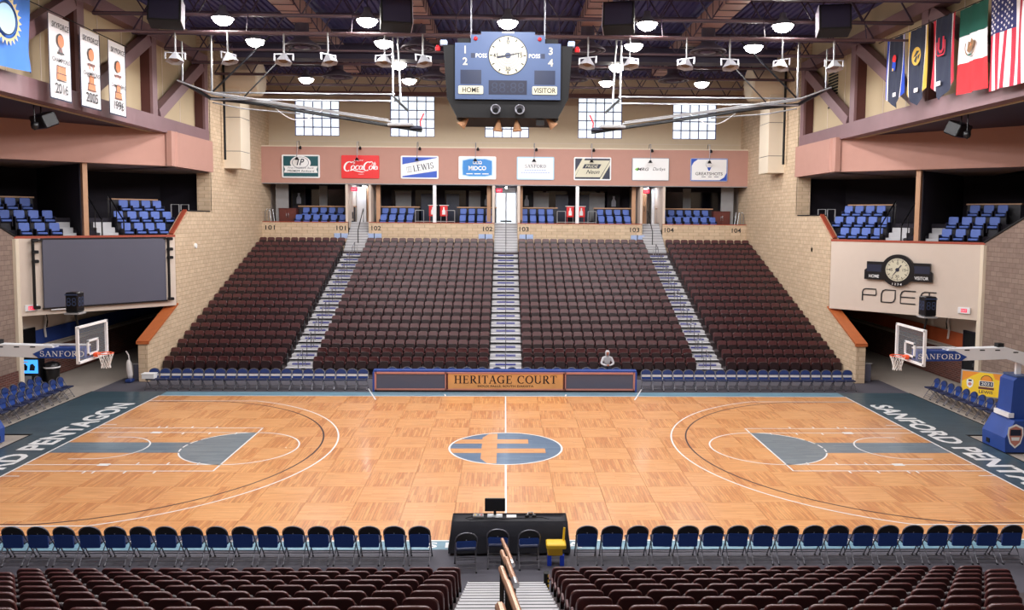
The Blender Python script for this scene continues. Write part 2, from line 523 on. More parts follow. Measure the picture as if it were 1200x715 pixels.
# serif capitals as strokes in a unit-high box: (points, widths)
_TH, _TN = 0.17, 0.06
def _arc(cx, cy, rx, ry, a0, a1, n=14, th=_TH, tn=_TN):
    p = []; w = []
    for i in range(n + 1):
        a = R(a0 + (a1 - a0) * i / n)
        p.append((cx + rx * math.cos(a), cy + ry * math.sin(a)))
        w.append(tn + (th - tn) * abs(math.cos(a)))
    return (p, w)
def _ln(x0, y0, x1, y1, w): return ([(x0, y0), (x1, y1)], [w, w])
def _sf(x, y, L=0.17): return _ln(x - L, y, x + L, y, _TN)
SERIF = {
 'H': (0.86, [_ln(.18, 0, .18, 1, _TH), _ln(.68, 0, .68, 1, _TH), _ln(.18, .52, .68, .52, _TN), _sf(.18, .03), _sf(.18, .97), _sf(.68, .03), _sf(.68, .97)]),
 'E': (0.72, [_ln(.2, 0, .2, 1, _TH), _ln(.05, .97, .64, .97, _TN), _ln(.05, .03, .66, .03, _TN), _ln(.2, .52, .5, .52, _TN), _ln(.62, .78, .62, 1, _TN), _ln(.64, 0, .64, .24, _TN), _ln(.5, .42, .5, .62, _TN)]),
 'F': (0.68, [_ln(.2, 0, .2, 1, _TH), _ln(.05, .97, .62, .97, _TN), _sf(.2, .03), _ln(.2, .52, .5, .52, _TN), _ln(.6, .78, .6, 1, _TN), _ln(.5, .42, .5, .62, _TN)]),
 'L': (0.68, [_ln(.2, 0, .2, 1, _TH), _sf(.2, .97), _ln(.05, .03, .62, .03, _TN), _ln(.61, 0, .61, .26, _TN)]),
 'I': (0.38, [_ln(.19, 0, .19, 1, _TH), _sf(.19, .03), _sf(.19, .97)]),
 'T': (0.74, [_ln(.37, 0, .37, 1, _TH), _ln(.04, .97, .7, .97, _TN), _sf(.37, .03), _ln(.06, .76, .06, 1, _TN), _ln(.68, .76, .68, 1, _TN)]),
 'A': (0.84, [_ln(.12, 0, .42, 1, _TN), _ln(.72, 0, .42, 1, _TH), _ln(.24, .36, .6, .36, _TN), _sf(.12, .03, .12), _sf(.72, .03, .13)]),
 'N': (0.88, [_ln(.17, 0, .17, 1, _TN), _ln(.72, 0, .72, 1, _TN), _ln(.17, .97, .72, .05, _TH), _sf(.17, .03, .13), _ln(.02, .97, .2, .97, _TN), _sf(.72, .97, .13)]),
 'R': (0.82, [_ln(.2, 0, .2, 1, _TH), _sf(.2, .03), _ln(.05, .97, .4, .97, _TN), _arc(.38, .74, .22, .23, -90, 90), _ln(.2, .51, .4, .51, _TN), _ln(.38, .5, .7, .02, _TH), _ln(.62, .03, .82, .03, _TN)]),
 'D': (0.86, [_ln(.2, 0, .2, 1, _TH), _ln(.05, .97, .38, .97, _TN), _ln(.05, .03, .38, .03, _TN), _arc(.36, .5, .4, .47, -90, 90)]),
 'O': (0.9, [_arc(.45, .5, .36, .47, 0, 360, 26)]),
 'C': (0.84, [_arc(.47, .5, .37, .47, 52, 308, 20), _ln(.72, .66, .72, .98, _TN)]),
 'G': (0.9, [_arc(.47, .5, .37, .47, 52, 310, 20), _ln(.72, .66, .72, .98, _TN), _ln(.7, .05, .7, .42, _TH), _ln(.54, .43, .84, .43, _TN)]),
 'U': (0.86, [_ln(.18, .3, .18, 1, _TH), _ln(.7, .3, .7, 1, _TN), _sf(.18, .97), _sf(.7, .97, .12), _arc(.44, .3, .26, .27, 180, 360)]),
 'S': (0.66, [_arc(.34, .74, .2, .23, 20, 270, 12, .12), _arc(.34, .27, .23, .24, 90, -160, 12, .15), _ln(.53, .7, .53, .98, _TN), _ln(.11, .04, .11, .34, _TN)]),
 'W': (1.16, [_ln(.12, 1, .36, 0, _TH), _ln(.36, 0, .58, .95, _TN), _ln(.58, .95, .82, 0, _TH), _ln(.82, 0, 1.04, 1, _TN), _sf(.12, .97, .14), _sf(1.04, .97, .12), _sf(.58, .97, .1)]),
 ' ': (0.42, []), '.': (.3, [_ln(.1, .06, .2, .06, .12)]),
}
def serif(mb, s, M, h, m, w=None, z=0.0, gap=0.06):
    W = sum(SERIF[c][0] + gap for c in s) - gap
    kx = (w / W) if w else h
    x = -W / 2
    for c in s:
        a, st = SERIF[c]
        for k, (pts, ws) in enumerate(st):
            mb.stroke([((x + px) * kx, (py - .5) * h) for px, py in pts], [q * min(kx, h) for q in ws], m, M, z + 0.0002 * k)
        x += a + gap
# ------------------------------------------------------------------ floor and court
W = 16.0                       # half width of the hall
mb = MB()
mb.cube(-26, 26, -28, 8.42, -0.4, -0.03, 'concrete')
mb.cube(-26, 26, 8.42, 40, -0.4, -0.03, 'concrete')
floor = struct(mb.build('floor'))
CX, CY, NX, NY = 14.325, 7.62, 22, 12
pw, ph = 2 * CX / NX, 2 * CY / NY
mx_, my_ = [], []
pan = []
for k in (0, 1):
    b = MB().bbox((0, 0, -0.015), (pw - 0.006, ph - 0.006, 0.03), ('parquet_lengthwise', 'parquet_crosswise')[k], 0.002)
    me = bpy.data.meshes.new('parquet_panel'); me.from_pydata(b.v, [], b.f); me.materials.append(MATS[b.mats[0]])
    pan.append(me)
for i in range(NX):
    for j in range(NY):
        inst('parquet_panel', pan[(i + j) % 2], floor, (-CX + pw * (i + .5), -CY + ph * (j + .5), 0))
ap = MB()
for s in (-1, 1):
    x0, x1 = sorted((s * CX, s * 17.45))
    ap.cube(x0, x1, 1.6, 8.42, -0.03, -0.001, 'stained_apron')
    ap.cube(x0, x1, -8.2, -1.6, -0.03, -0.001, 'stained_apron')
    x0, x1 = sorted((s * CX, s * 16.03))
    ap.cube(x0, x1, -1.6, 1.6, -0.03, -0.001, 'stained_apron')
ap.build('apron_boards', floor)
ap = MB()
ap.cube(-CX, CX, CY, 8.42, -0.03, -0.001, 'stained_edge')
ap.cube(-CX, CX, -8.11, -CY, -0.03, -0.001, 'stained_edge')
ap.build('sideline_boards', floor)
mb = MB()
mb.cube(-17.45, 17.45, 8.42, 11.3, -0.03, -0.004, 'rubber_mat')
mb.cube(-26, 26, -11.0, -8.2, -0.03, -0.004, 'rubber_mat')
mb.cube(-CX, CX, -8.2, -8.11, -0.03, -0.004, 'rubber_mat')
mb.build('rubber_matting', floor)
mb = MB()
for s in (-1, 1):
    mb.box((s * 17.47, 5.0, -0.01), (.05, 6.9, .03), 'black_matte')
    mb.box((s * 16.05, 0, -0.01), (.05, 3.2, .03), 'black_matte')
    mb.box((s * 16.75, 1.6, -0.01), (1.45, .05, .03), 'black_matte')
    mb.box((s * 16.75, -1.6, -0.01), (1.45, .05, .03), 'black_matte')
mb.build('edge_strip', floor)

Z1, Z2, Z3 = 0.0015, 0.0035, 0.0055
def court_half(s):
    b = MB()                                               # stained wood inside the key
    x0, x1 = sorted((s * CX, s * (8.53 + 1.5)))
    b.rect(x0, x1, -.58, .60, 'stained_key', z=Z1)
    b.flat([(s * 8.53 + s * 1.83 * math.cos(R(a)) , 1.83 * math.sin(R(a)) * s) for a in range(-90, 91, 6)], 'stained_key', z=Z1 + .0006)
    b.build('stained_key', floor)
    L = .05
    q = MB()
    def hline(y, xa, xb, w=L): 
        a, c = sorted((xa, xb)); q.rect(a, c, y - w / 2, y + w / 2, 'white_line', z=Z2)
    def vline(x, ya, yb, w=L): q.rect(x - w / 2, x + w / 2, ya, yb, 'white_line', z=Z2)
    for y in (-2.44, -1.83, 1.83, 2.44): hline(y, s * CX, s * 8.53)
    vline(s * 8.53, -2.46, 2.46)
    q.ring(1.805, 1.855, 'white_line', PI / 2 if s > 0 else -PI / 2, PI * 1.5 if s > 0 else PI / 2, 40, c=(s * 8.53, 0), z=Z2)
    for k in range(12):                                    # inner half of the circle, short dashes near its end
        a0 = -PI / 2 + PI * k / 12
        a1 = a0 + PI / 12 * (0.7 if 3 < k < 8 else 1)
        q.ring(1.805, 1.855, 'white_line', a0 if s > 0 else PI - a1, a1 if s > 0 else PI - a0, 6, c=(s * 8.53, 0), z=Z2)
    q.ring(1.22, 1.27, 'white_line', PI / 2 if s > 0 else -PI / 2, PI * 1.5 if s > 0 else PI / 2, 32, c=(s * 12.75, 0), z=Z2)
    for y in (-1.245, 1.245): hline(y, s * 12.75, s * 13.35)
    for y in (-2.44, 2.44):                                # lane marks outside the wide lane
        for d in (2.13, 2.4, 3.3, 4.15):
            x = s * (CX - d); yy = y + math.copysign(.12, y)
            q.rect(x - .025, x + .025, yy - .1, yy + .1, 'white_line', z=Z2)
    for y in (-1.83, 1.83):
        for d in (3.3, 4.2, 5.1):
            x = s * (CX - d); yy = y - math.copysign(.12, y)
            q.rect(x - .025, x + .025, yy - .1, yy + .1, 'white_line', z=Z2)
        x = s * (CX - 2.35); q.rect(x - .17, x + .17, y - .11, y + .11, 'white_line', z=Z2 + .0005)
    for y in (-2.9, 2.9): hline(y, s * CX, s * (CX - .5))
    r3, c3 = 7.24, 6.705                                   # three point lines: white outside, black inside
    a3 = math.asin(c3 / r3)
    q.ring(r3 - .05, r3, 'white_line', PI - a3 if s > 0 else -a3, PI + a3 if s > 0 else a3, 64, c=(s * 12.75, 0), z=Z2)
    for y in (-c3 + .025, c3 - .025): hline(y, s * CX, s * (12.75 - r3 * math.cos(a3)))
    q.build('court_line', floor)
    k = MB()
    r4, c4 = 6.75, 6.60
    a4 = math.asin(c4 / r4)
    k.ring(r4 - .05, r4, 'black_line', PI - a4 if s > 0 else -a4, PI + a4 if s > 0 else a4, 64, c=(s * 12.75, 0), z=Z2 - .0006)
    for y in (-c4 + .025, c4 - .025):
        a, c = sorted((s * CX, s * (12.75 - r4 * math.cos(a4)))); k.rect(a, c, y - .025, y + .025, 'black_line', z=Z2 - .0006)
    tag(k.build('court_line', floor), 'black inner three point line')
for s in (-1, 1): court_half(s)
q = MB()
for y in (-CY, CY): q.rect(-CX - .03, CX + .03, y - .03, y + .03, 'white_line', z=Z3)
for x in (-CX, CX): q.rect(x - .03, x + .03, -CY, CY, 'white_line', z=Z3)
q.rect(-.025, .025, -CY, -1.83, 'white_line', z=Z3); q.rect(-.025, .025, 1.83, CY, 'white_line', z=Z3)
q.ring(1.79, 1.85, 'white_line', n=72, z=Z3)
for s in (-1, 1):
    q.stroke([(s * 5.3, 6.95), (s * 5.75, 8.42)], .06, 'white_line', z=Z3)
    q.stroke([(s * 5.75, 8.42), (s * 5.95, 9.1)], .05, 'white_line', z=Z3)
    q.stroke([(s * 2.5, 7.62), (s * 2.56, 8.0)], .06, 'white_line', z=Z3)
q.build('court_line', floor)
b = MB()
b.disc(1.8, 'stained_circle', z=Z1, n=64)
b.build('stained_circle', floor)
b = MB()
def clipx(y, x): 
    m = math.sqrt(max(0, 1.79 ** 2 - y * y)); return max(-m, min(m, x))
def bandx(x0, x1, ys):
    b.add([(clipx(y, x), y, Z1 + .001) for y in ys for x in (x0, x1)], [(2 * i, 2 * i + 1, 2 * i + 3, 2 * i + 2) for i in range(len(ys) - 1)], 'parquet_lengthwise')
bandx(-.78, -.28, [-1.7, -1.2, -.6, 0, .6, 1.2, 1.7])
bandx(-1.79, -.78, [.48, .6, .75, .9, 1.0]); bandx(-1.79, -.78, [-.6, -.45, -.3, -.1])
bandx(-.28, .75, [.48, .75, 1.0]); bandx(-.28, 1.27, [-.6, -.3, -.1])
b.build('inlaid_cross', floor)
t = MB()
t.text('SANFORD PENTAGON', frame((-15.06, -.03, Z2), (0, 1, 0), (-1, 0, 0)), .84, 'white_line', 12.5, .03)
t.text('SANFORD PENTAGON', frame((15.06, -.2, Z2), (0, -1, 0), (1, 0, 0)), .84, 'white_line', 12.7, .03)
t.build('floor_lettering', floor)
t = MB()
t.text('S F', frame((-1.47, -7.87, Z2), (1, 0, 0), (0, 1, 0)), .3, 'white_line', .62, .02)
t.text('A', frame((1.55, -7.87, Z2), (1, 0, 0), (0, 1, 0)), .32, 'white_line', .36, .02)
t.build('floor_lettering', floor)

# ------------------------------------------------------------------ far stand: treads, aisle steps
ROW_Y0, ROW_DY, ROW_Z0, ROW_DZ, NROW = 12.0, 0.84, 0.02, 0.29, 19
def row_far(k): return ROW_Y0 + ROW_DY * k, ROW_Z0 + ROW_DZ * k
def row_near(k): return -11.0 - 0.84 * k, 0.036 + 0.306 * k
mb = MB()
for k in range(NROW):
    y, z = row_far(k)
    y1 = y + .22 if k < NROW - 1 else 28.0
    mb.cube(-W, W, y - .62, y1, -.03 if k == 0 else z - .32, z, 'stand_concrete')
stand = mb.build('floor_far_stand'); struct(stand)
mb = MB()
for k in range(10):
    y, z = row_near(k)
    for a, c in ((-26, -.79), (.79, 26)):
        mb.cube(a, c, y - .22, y + .62, -.03 if k == 0 else z - .34, z, 'stand_concrete')
nstand = mb.build('floor_near_stand'); struct(nstand)
AISLES = ((-10.4, -9.05), (-.765, .765), (9.05, 10.4))
step_mesh = []
def step_pair(x0, x1):
    """one aisle step: pale tread with a nosing, blue stripe on the half step"""
    w = x1 - x0
    b = MB().bbox((0, .42, -.07), (w, .84, .145), 'stair_tread', .012)
    b.box((0, -.002, -.11), (w * .98, .01, .05), 'grey_paint')
    me1 = b
    c = MB().bbox((0, .2, -.07), (w, .4, .145), 'stair_tread', .012)
    c.rect(-w * .32, w * .32, .03, .16, 'stair_blue', z=.0045)
    c.box((0, -.003, -.035), (w * .64, .008, .06), 'stair_blue')
    out = []
    for m in (me1, c):
        me = bpy.data.meshes.new('stair_step'); me.from_pydata(m.v, [], m.f)
        for n in m.mats: me.materials.append(MATS[n])
        me.polygons.foreach_set('material_index', m.mi); out.append(me)
    return out
for (x0, x1) in AISLES:
    full, half = step_pair(x0, x1)
    xc = (x0 + x1) / 2
    for k in range(NROW - 1):
        y, z = row_far(k)
        inst('stair_step', full, stand, (xc, y - .62, z + .004))
        inst('stair_step', half, stand, (xc, y - .62 + .44, z + .15))
    y, z = row_far(NROW - 1)
    b = MB().bbox((0, .15, -.09), (x1 - x0, .3, .18), 'stair_tread', .012)
    b.box((0, -.003, -.12), ((x1 - x0) * .98, .008, .05), 'grey_paint')
    me = bpy.data.meshes.new('stair_step'); me.from_pydata(b.v, [], b.f)
    for n in b.mats: me.materials.append(MATS[n])
    me.polygons.foreach_set('material_index', b.mi)
    for j in range(11):
        inst('stair_step', me, stand, (xc, 26.5 + .27 * j, z + .004 + .1705 * (j + 1)))
b = MB()
me = MB().bbox((0, -.21, -.07), (1.54, .415, .15), 'stair_tread', .014).box((0, -.03, .004), (1.5, .022, .006), 'black_matte').box((0, -.385, .004), (1.5, .06, .006), 'stand_concrete')
ms = bpy.data.meshes.new('stair_step'); ms.from_pydata(me.v, [], me.f)
for n in me.mats: ms.materials.append(MATS[n])
ms.polygons.foreach_set('material_index', me.mi)
for j in range(18): inst('stair_step', ms, nstand, (0, -10.05 - .42 * j, .153 * (j + 1)))

# ------------------------------------------------------------------ end wall with the suites
SL = 6.71                          # floor of the suites, below the sill
SY, SF, SO, ST = 28.0, 7.07, 9.64, 12.0      # suite front, floor, opening top, fascia top
mb = MB()
for a, c in ((-W, -10.4), (-9.05, -.765), (.765, 9.05), (10.4, W)):
    mb.cube(a, c, SY, SY + .25, 4.9, SF, 'tan_block')
wall_far = struct(mb.build('wall_far'))
mb = MB()
for (x0, x1) in AISLES:
    for x in (x0 - .06, x1 + .06):
        mb.cube(x - .06, x + .06, SY + .02, 33, 4.9, SF + .02, 'cream_panel')
wall_suite = struct(mb.build('wall_suite'))
mb = MB()
mb.cube(-W, W, SY - .02, SY + .28, SO, ST, 'rose_fascia')
mb.cube(-W, W, SY - .05, SY + .3, ST, ST + .07, 'beige_panel')
mb.cube(-W, W, SY - .03, SY + .3, SO - .05, SO, 'grey_paint')
tag(mb.build('fascia', wall_far), 'rose painted fascia carrying the sponsor signs')
mb = MB()
for a, c in ((-W, -10.4), (-9.05, -.765), (.765, 9.05), (10.4, W)):
    mb.cube(a, c, SY - .03, SY + .29, SF, SF + .05, 'red_trim')
mb.build('sill_cap', wall_far)
t = MB()
for s_, x in (('101', -15.5), ('101', -10.85), ('102', -8.55), ('102', -1.2), ('103', 1.2), ('103', 8.55), ('104', 10.85), ('104', 15.35)):
    t.text(s_, wallM(x, SY - .012, 6.72), .3, 'black_print', .62, .012)
t.build('section_number', wall_far)
# upper wall with the five windows
UY = 29.7
WX = [(-12.75, 12.9, 15.25), (-6.35, 12.86, 15.85), (.03, 12.86, 15.85), (6.35, 12.87, 15.87), (12.8, 12.92, 15.28)]
wz0, hw = 12.88, 1.5
mb = MB()
xs = [-W] + [v for w_ in WX for v in (w_[0] - hw, w_[0] + hw)] + [W]
for i in range(0, len(xs), 2): mb.cube(xs[i], xs[i + 1], UY, UY + .3, SO, 17.3, 'upper_wall')
for i, (x, z0, z1) in enumerate(WX):
    mb.cube(x - hw, x + hw, UY, UY + .3, SO, wz0, 'upper_wall')
    mb.cube(x - hw, x + hw, UY, UY + .3, z1, 17.3, 'upper_wall')
mb.cube(-W, W, SY + .25, UY + .3, ST - .05, ST, 'upper_wall')
mb.cube(-W, W, UY - .02, UY + .02, 12.5, 12.54, 'cream_panel')
wall_upper = struct(mb.build('wall_far_upper'))
for i, (x, z0, z1) in enumerate(WX):
    mb = MB()
    for e in (-hw, hw): mb.cube(x + e - .05, x + e + .05, UY + .08, UY + .2, wz0, z1, 'mullion')
    for z in (wz0, z1): mb.cube(x - hw, x + hw, UY + .08, UY + .2, z - .05, z + .05, 'mullion')
    win = struct(mb.build('window_%d' % (i + 1), loc=(x, UY, wz0)))
    nr = 4 if z1 < 15.5 else 5
    g = MB(); 
    for k in range(1, 5): g.cube(x - hw + .6 * k - .03, x - hw + .6 * k + .03, UY + .1, UY + .17, wz0, z1, 'mullion')
    for k in range(1, nr): g.cube(x - hw, x + hw, UY + .1, UY + .17, wz0 + (z1 - wz0) * k / nr - .03, wz0 + (z1 - wz0) * k / nr + .03, 'mullion')
    g.build('window_grille', win)
    dz = (z1 - wz0) / nr
    pm = MB().box((0, 0, 0), (.54, .02, dz - .06), 'window_glass')
    me = bpy.data.meshes.new('pane'); me.from_pydata(pm.v, [], pm.f); me.materials.append(MATS['window_glass'])
    for a in range(5):
        for c in range(nr): inst('pane', me, win, (-hw + .6 * a + .3, .135, dz * (c + .5)))

# suites behind the fascia
mb = MB()
for a, c in ((-W, -10.4), (-9.05, -.765), (.765, 9.05), (10.4, W)):
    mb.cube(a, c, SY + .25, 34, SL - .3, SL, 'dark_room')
for a in AISLES: mb.cube(a[0], a[1], 29.3, 34, SF - .3, SF, 'concrete')
struct(mb.build('floor_suite'))
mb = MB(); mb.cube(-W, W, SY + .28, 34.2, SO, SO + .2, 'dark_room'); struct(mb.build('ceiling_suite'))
mb = MB()
BY = 32.6
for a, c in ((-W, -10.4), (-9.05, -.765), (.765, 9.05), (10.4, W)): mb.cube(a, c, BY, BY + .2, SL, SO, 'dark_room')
for a, c in ((-10.4, -9.05), (9.05, 10.4)): mb.cube(a, c, BY + 1.0, BY + 1.2, SF, SO, 'cream_panel')
mb.build('suite_back_wall', wall_suite)
mb = MB()
for (x0, x1) in AISLES:
    for i, x in enumerate((x0 - .08, x1 + .08)):
        mb.cube(x - .08, x + .08, SY + .03, 33.8, SF, SO, 'cream_panel')
for x in (-4.72, 4.72): mb.cube(x - .11, x + .11, SY + .05, SY + .3, SL, SO, 'white_paint')
for x in (-8.55, -1.15, .98, 8.6): mb.cube(x - .13, x + .13, SY + .9, SY + 1.1, SL, SO, 'ledge_wood')
mb.build('suite_partition', wall_suite)
mb = MB()
for x0, x1 in ((-15.4, -10.6), (-8.3, -4.9), (-4.5, -1.0), (1.0, 4.5), (4.9, 8.3), (10.6, 15.4)):
    n = 2
    for k in range(n):
        a = x0 + (x1 - x0) * k / n; c = x0 + (x1 - x0) * (k + 1) / n
        mb.cube(a + .12, c - .12, BY - .06, BY - .02, SF + .1, SO - .25, 'dark_glass')
mb.build('suite_glazing', wall_suite)
mb = MB()
for x in (-13.0, 13.0): mb.cube(x - .28, x + .28, BY - .12, BY - .02, SL, SO, 'grey_paint')
for s in (-1, 1): mb.cube(*sorted((s * 14.7, s * 15.55)), BY - 3.0, BY - 2.9, SL, SO, 'grey_paint')
mb.build('suite_pier', wall_suite)
mb = MB()
for x in (-7.3, -2.1, 2.5, 6.5): mb.cube(x - .55, x + .55, BY - .3, BY - .08, SF + .2, SO - .35, 'grey_paint')
for x in (-5.6, -3.8, 4.0, 5.6): mb.cube(x - .45, x + .45, BY - .2, BY - .08, SF + .1, SO - .5, 'board_dark')
mb.build('suite_door', wall_suite)
# aisle doorways
mb = MB()
for x in (-.76, .76): mb.cube(x - .06, x + .06, 33.0, 33.12, SF, SO, 'white_paint')
mb.cube(-.76, .76, 33.0, 33.12, 9.25, SO, 'white_paint'); mb.cube(-.05, .05, 33.0, 33.1, SF, 9.25, 'white_paint')
d1 = struct(mb.build('door_1', loc=(0, 33, SF)))
MB().cube(-.7, -.05, 33.03, 33.06, SF + .05, 9.25, 'window_glass').cube(.05, .7, 33.03, 33.06, SF + .05, 9.25, 'window_glass').build('door_pane', d1)
MB().cube(-.4, .4, 32.95, 33.0, SF + .1, SF + .2, 'black_matte').build('kick_plate', d1)
for i, s in enumerate((-1, 1)):
    xa = 9.2 if s > 0 else -9.6
    mb = MB()
    mb.cube(xa, xa + .55, 31.0, 31.08, SF, SO - .1, 'door_wood')
    d = struct(mb.build('door_%d' % (i + 2), loc=(xa, 31, SF)))
    m2 = MB(); m2.cube(xa - .05, xa, 30.95, 31.1, SF, SO - .05, 'ledge_wood'); m2.cube(xa + .55, xa + .62, 30.95, 31.1, SF, SO - .05, 'ledge_wood')
    m2.build('door_frame', d)
    xo = xa + .45 if s > 0 else xa + .12
    MB().cube(xo, xo + .04, 30.93, 30.98, SF + .9, SF + 1.25, 'black_plastic').build('door_handle', d)
    x_, w_ = (-10.02, .32) if s < 0 else (10.28, .1)
    m3 = MB().cube(x_ - w_, x_ + w_, 30.9, 31.0, SF, SO - .12, 'white_paint'); m3.build('daylit_panel', d)  # white panel paints the brightness of the daylit corridor wall
struct(MB().cube(-W, W, 34.1, 34.3, 5, SF, 'dark_room').build('trim_1'))

# ------------------------------------------------------------------ side walls
PW = 18.3                           # where the full height side wall begins
for s, nm in ((-1, 'left'), (1, 'right')):
    X = lambda a, b: tuple(sorted((s * a, s * b)))
    mb = MB()
    mb.cube(*X(W, W + .5), PW + .4, UY + .3, 0, 17.3, 'tan_block')                   # tall wall
    mb.cube(*X(W, W + .5), UY + .3, 34.3, 5, SO + .2, 'cream_panel')
    # stepped lower wall with a sloping end, outline in (y, z)
    out = [(10.5, 0), (PW + .4, 0), (PW + .4, 7.66), (15.6, 7.66), (13.85, 6.5), (13.85, 3.12), (10.5, 1.78)]
    M = frame((s * W, 0, 0), (0, 1, 0), (0, 0, 1))                       # local z = +X
    mb.prism(out, .42 if s > 0 else -.42, 'tan_block', M)
    wall = struct(mb.build('wall_' + nm))
    mb = MB()
    def capbar(y0, z0, y1, z1, m, w=.5, h=.08):
        mb.bar((s * (W + .2), y0, z0 + h / 2), (s * (W + .2), y1, z1 + h / 2), w, h, m)
    capbar(10.45, 1.77, 13.85, 3.13, 'cap_wood', .56, .07)
    mb.box((s * (W + .2), 10.46, 1.75), (.56, .06, .1), 'cap_wood')
    tag(mb.build('wood_cap', wall), 'sloping wooden cap above the tunnel mouth')
    mb = MB()
    capbar(13.85, 6.52, 15.6, 7.68, 'red_trim', .2, .08); capbar(15.6, 7.66, PW + .2, 7.66, 'black_matte', .46, .06)
    mb.build('rail_cap', wall)
    # box duct on the tall wall
    b = MB()
    for z0, z1 in ((10.15, 11.1), (11.13, 13.0), (13.03, 14.6)): b.cube(*X(W - .95, W), 20.9, 22.6, z0, z1, 'beige_panel')
    b.cube(*X(W - .93, W), 20.92, 22.58, 10.2, 14.6, 'duct_dark')
    dct = b.build('air_duct', wall)
    Ml = frame((s * (W - 1.0), 21.6, 15.3), (0, 1, 0), (0, 0, 1))
    e = MB(); e.lathe([(.0, -1.0), (.9, -1.0), (1.0, -.9), (1.0, .9), (.9, 1.0), (0, 1.0)], 'beige_panel', 20, Ml)
    e.build('duct_elbow', dct, smooth=False)
    MB().tube([(s * (W - .2), 20.5, 10.6), (s * (W - .2), 20.5, 16)], .07, 'black_matte').build('conduit', wall)
    MB().lathe([(0, 0), (.13, 0), (.13, .08), (0, .1)], 'white_print', 12, frame((s * W, 16.3, 5.9), (0, 1, 0), (0, 0, 1 if s > 0 else 1))).build('wall_light', wall)
    # upper infill above the wing, and hall wall up to the roof
    b = MB()
    b.cube(*X(W + .55, W + .7), -28, PW + .4, 11.3, 17.3, 'infill_panel')
    b.cube(*X(W + .0, W + .7), PW + .3, PW + .5, 7.66, 17.3, 'tan_block')
    b.build('infill_panel', wall)
    for k in range(18):
        y = 18.2 - k * 2.06
        MB().box((s * (W + .54), y, 13.7), (.02, .035, 4.4), 'cream_panel').build('panel_joint', wall)
    # rose fascia of the wing: straight part then the 45 degree part
    c0 = 13.0
    k7 = math.sqrt(.5)
    def wp(u, w, z): return (s * (15.95 + k7 * (u + w)), c0 + .4 + k7 * (w - u), z)
    Mw = frame(wp(0, 0, 0), (s * k7, -k7, 0), (0, 0, 1))
    # local z = x cross y
    zs = -1 if (Vector((s * k7, -k7, 0)).cross(Vector((0, 0, 1)))).dot(Vector((s * k7, k7, 0))) < 0 else 1
    b = MB()
    b.prism([(-.35, 9.78), (12, 9.70), (12, 11.42), (-.35, 11.42)], zs * .25, 'rose_fascia', Mw)
    b.cube(*X(W - .2, W + .05), 13.15, PW + .3, 9.78, 11.42, 'rose_fascia')
    tag(b.build('wing_fascia', wall), 'rose fascia above the wing suite')
    b = MB()                                             # parapet carrying the screen / scoreboard
    b.prism([(-.1, 3.13), (6.62, 3.13), (6.62, 6.42), (-.1, 6.42)], zs * .3, 'cream_panel', Mw)
    par = b.build('parapet', wall)
    MB().prism([(-.12, 6.42), (6.66, 6.42), (6.66, 6.52), (-.12, 6.52)], zs * .34, 'red_trim', Mw, z0=-zs * .02).build('parapet_cap', par)
    b = MB()
    b.prism([(6.3, 3.13), (6.62, 3.13), (6.62, 6.42), (6.3, 6.42)], -zs * .04, 'cream_panel', Mw)
    b.build('corner_trim', par)
    # outer wing wall running back towards the camera
    b = MB()
    Mo = frame((s * 20.63, 0, 0), (0, 1, 0), (0, 0, 1))
    b.prism([(-6, 0), (8.72, 0), (8.72, 6.5), (4, 8.4), (-6, 12.5)], .4 if s > 0 else -.4, 'brown_block', Mo)
    ow = struct(b.build('wall_wing_' + nm))
    b = MB(); b.cube(*X(20.56, 20.63), 2, 8.7, 0, .85, 'red_brick'); b.build('brick_base', ow)
    b = MB(); b.cube(*X(20.5, 20.72), 8.55, 8.85, 0, 6.4, 'beige_panel'); b.build('corner_post', ow)
    b = MB(); b.bar((s * 20.83, 8.72, 6.53), (s * 20.83, 4, 8.43), .5, .07, 'black_matte'); b.build('rail_cap', ow)
    # tunnel under the wing
    b = MB()
    b.cube(*X(21.0, 21.3), 8.6, 26, 0, 3.2, 'cream_panel')
    b.cube(*X(16.4, 26), 25.8, 26, 0, 3.2, 'dark_room')
    b.cube(*X(16.42, 21.3), 13.6, 26, 3.0, 3.2, 'dark_room')
    tw = struct(b.build('wall_tunnel_' + nm))
    b = MB(); b.cube(*X(20.94, 21.0), 8.8, 26, 1.62, 2.28, 'stripe_blue' if s < 0 else 'stripe_orange'); b.build('painted_stripe', tw)
    b = MB(); b.cube(*X(20.9, 21.0), 8.8, 26, 0, 1.42, 'red_brick'); b.cube(*X(20.86, 21.0), 8.8, 26, 1.42, 1.55, 'concrete'); b.build('brick_base', tw)
    # wing suite: stepped floor, partition, back walls, soffit
    b = MB()
    def wbox(u0, u1, w0, w1, z0, z1, m):
        vs = [wp(u, w, z) for u in (u0, u1) for w in (w0, w1) for z in (z0, z1)]
        b.add(vs, [(0, 1, 3, 2), (4, 6, 7, 5), (0, 4, 5, 1), (2, 3, 7, 6), (0, 2, 6, 4), (1, 5, 7, 3)], m)
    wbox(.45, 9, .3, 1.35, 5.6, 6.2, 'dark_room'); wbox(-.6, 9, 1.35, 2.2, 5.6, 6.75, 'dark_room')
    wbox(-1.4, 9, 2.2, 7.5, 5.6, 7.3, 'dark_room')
    wst = struct(b.build('floor_wing_' + nm))
    for (u0, u1) in ((2.15, 2.95), (3.95, 4.5)):
        for k in range(4):
            b = MB(); wbox(u0, u1, .45 + .42 * k, .9 + .42 * k, 6.0, 6.38 + .24 * k, 'stair_tread'); b.build('stair_step', wst)
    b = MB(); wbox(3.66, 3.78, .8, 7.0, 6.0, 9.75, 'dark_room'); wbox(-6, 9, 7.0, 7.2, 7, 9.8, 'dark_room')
    wb = struct(b.build('wall_wing_back_' + nm))
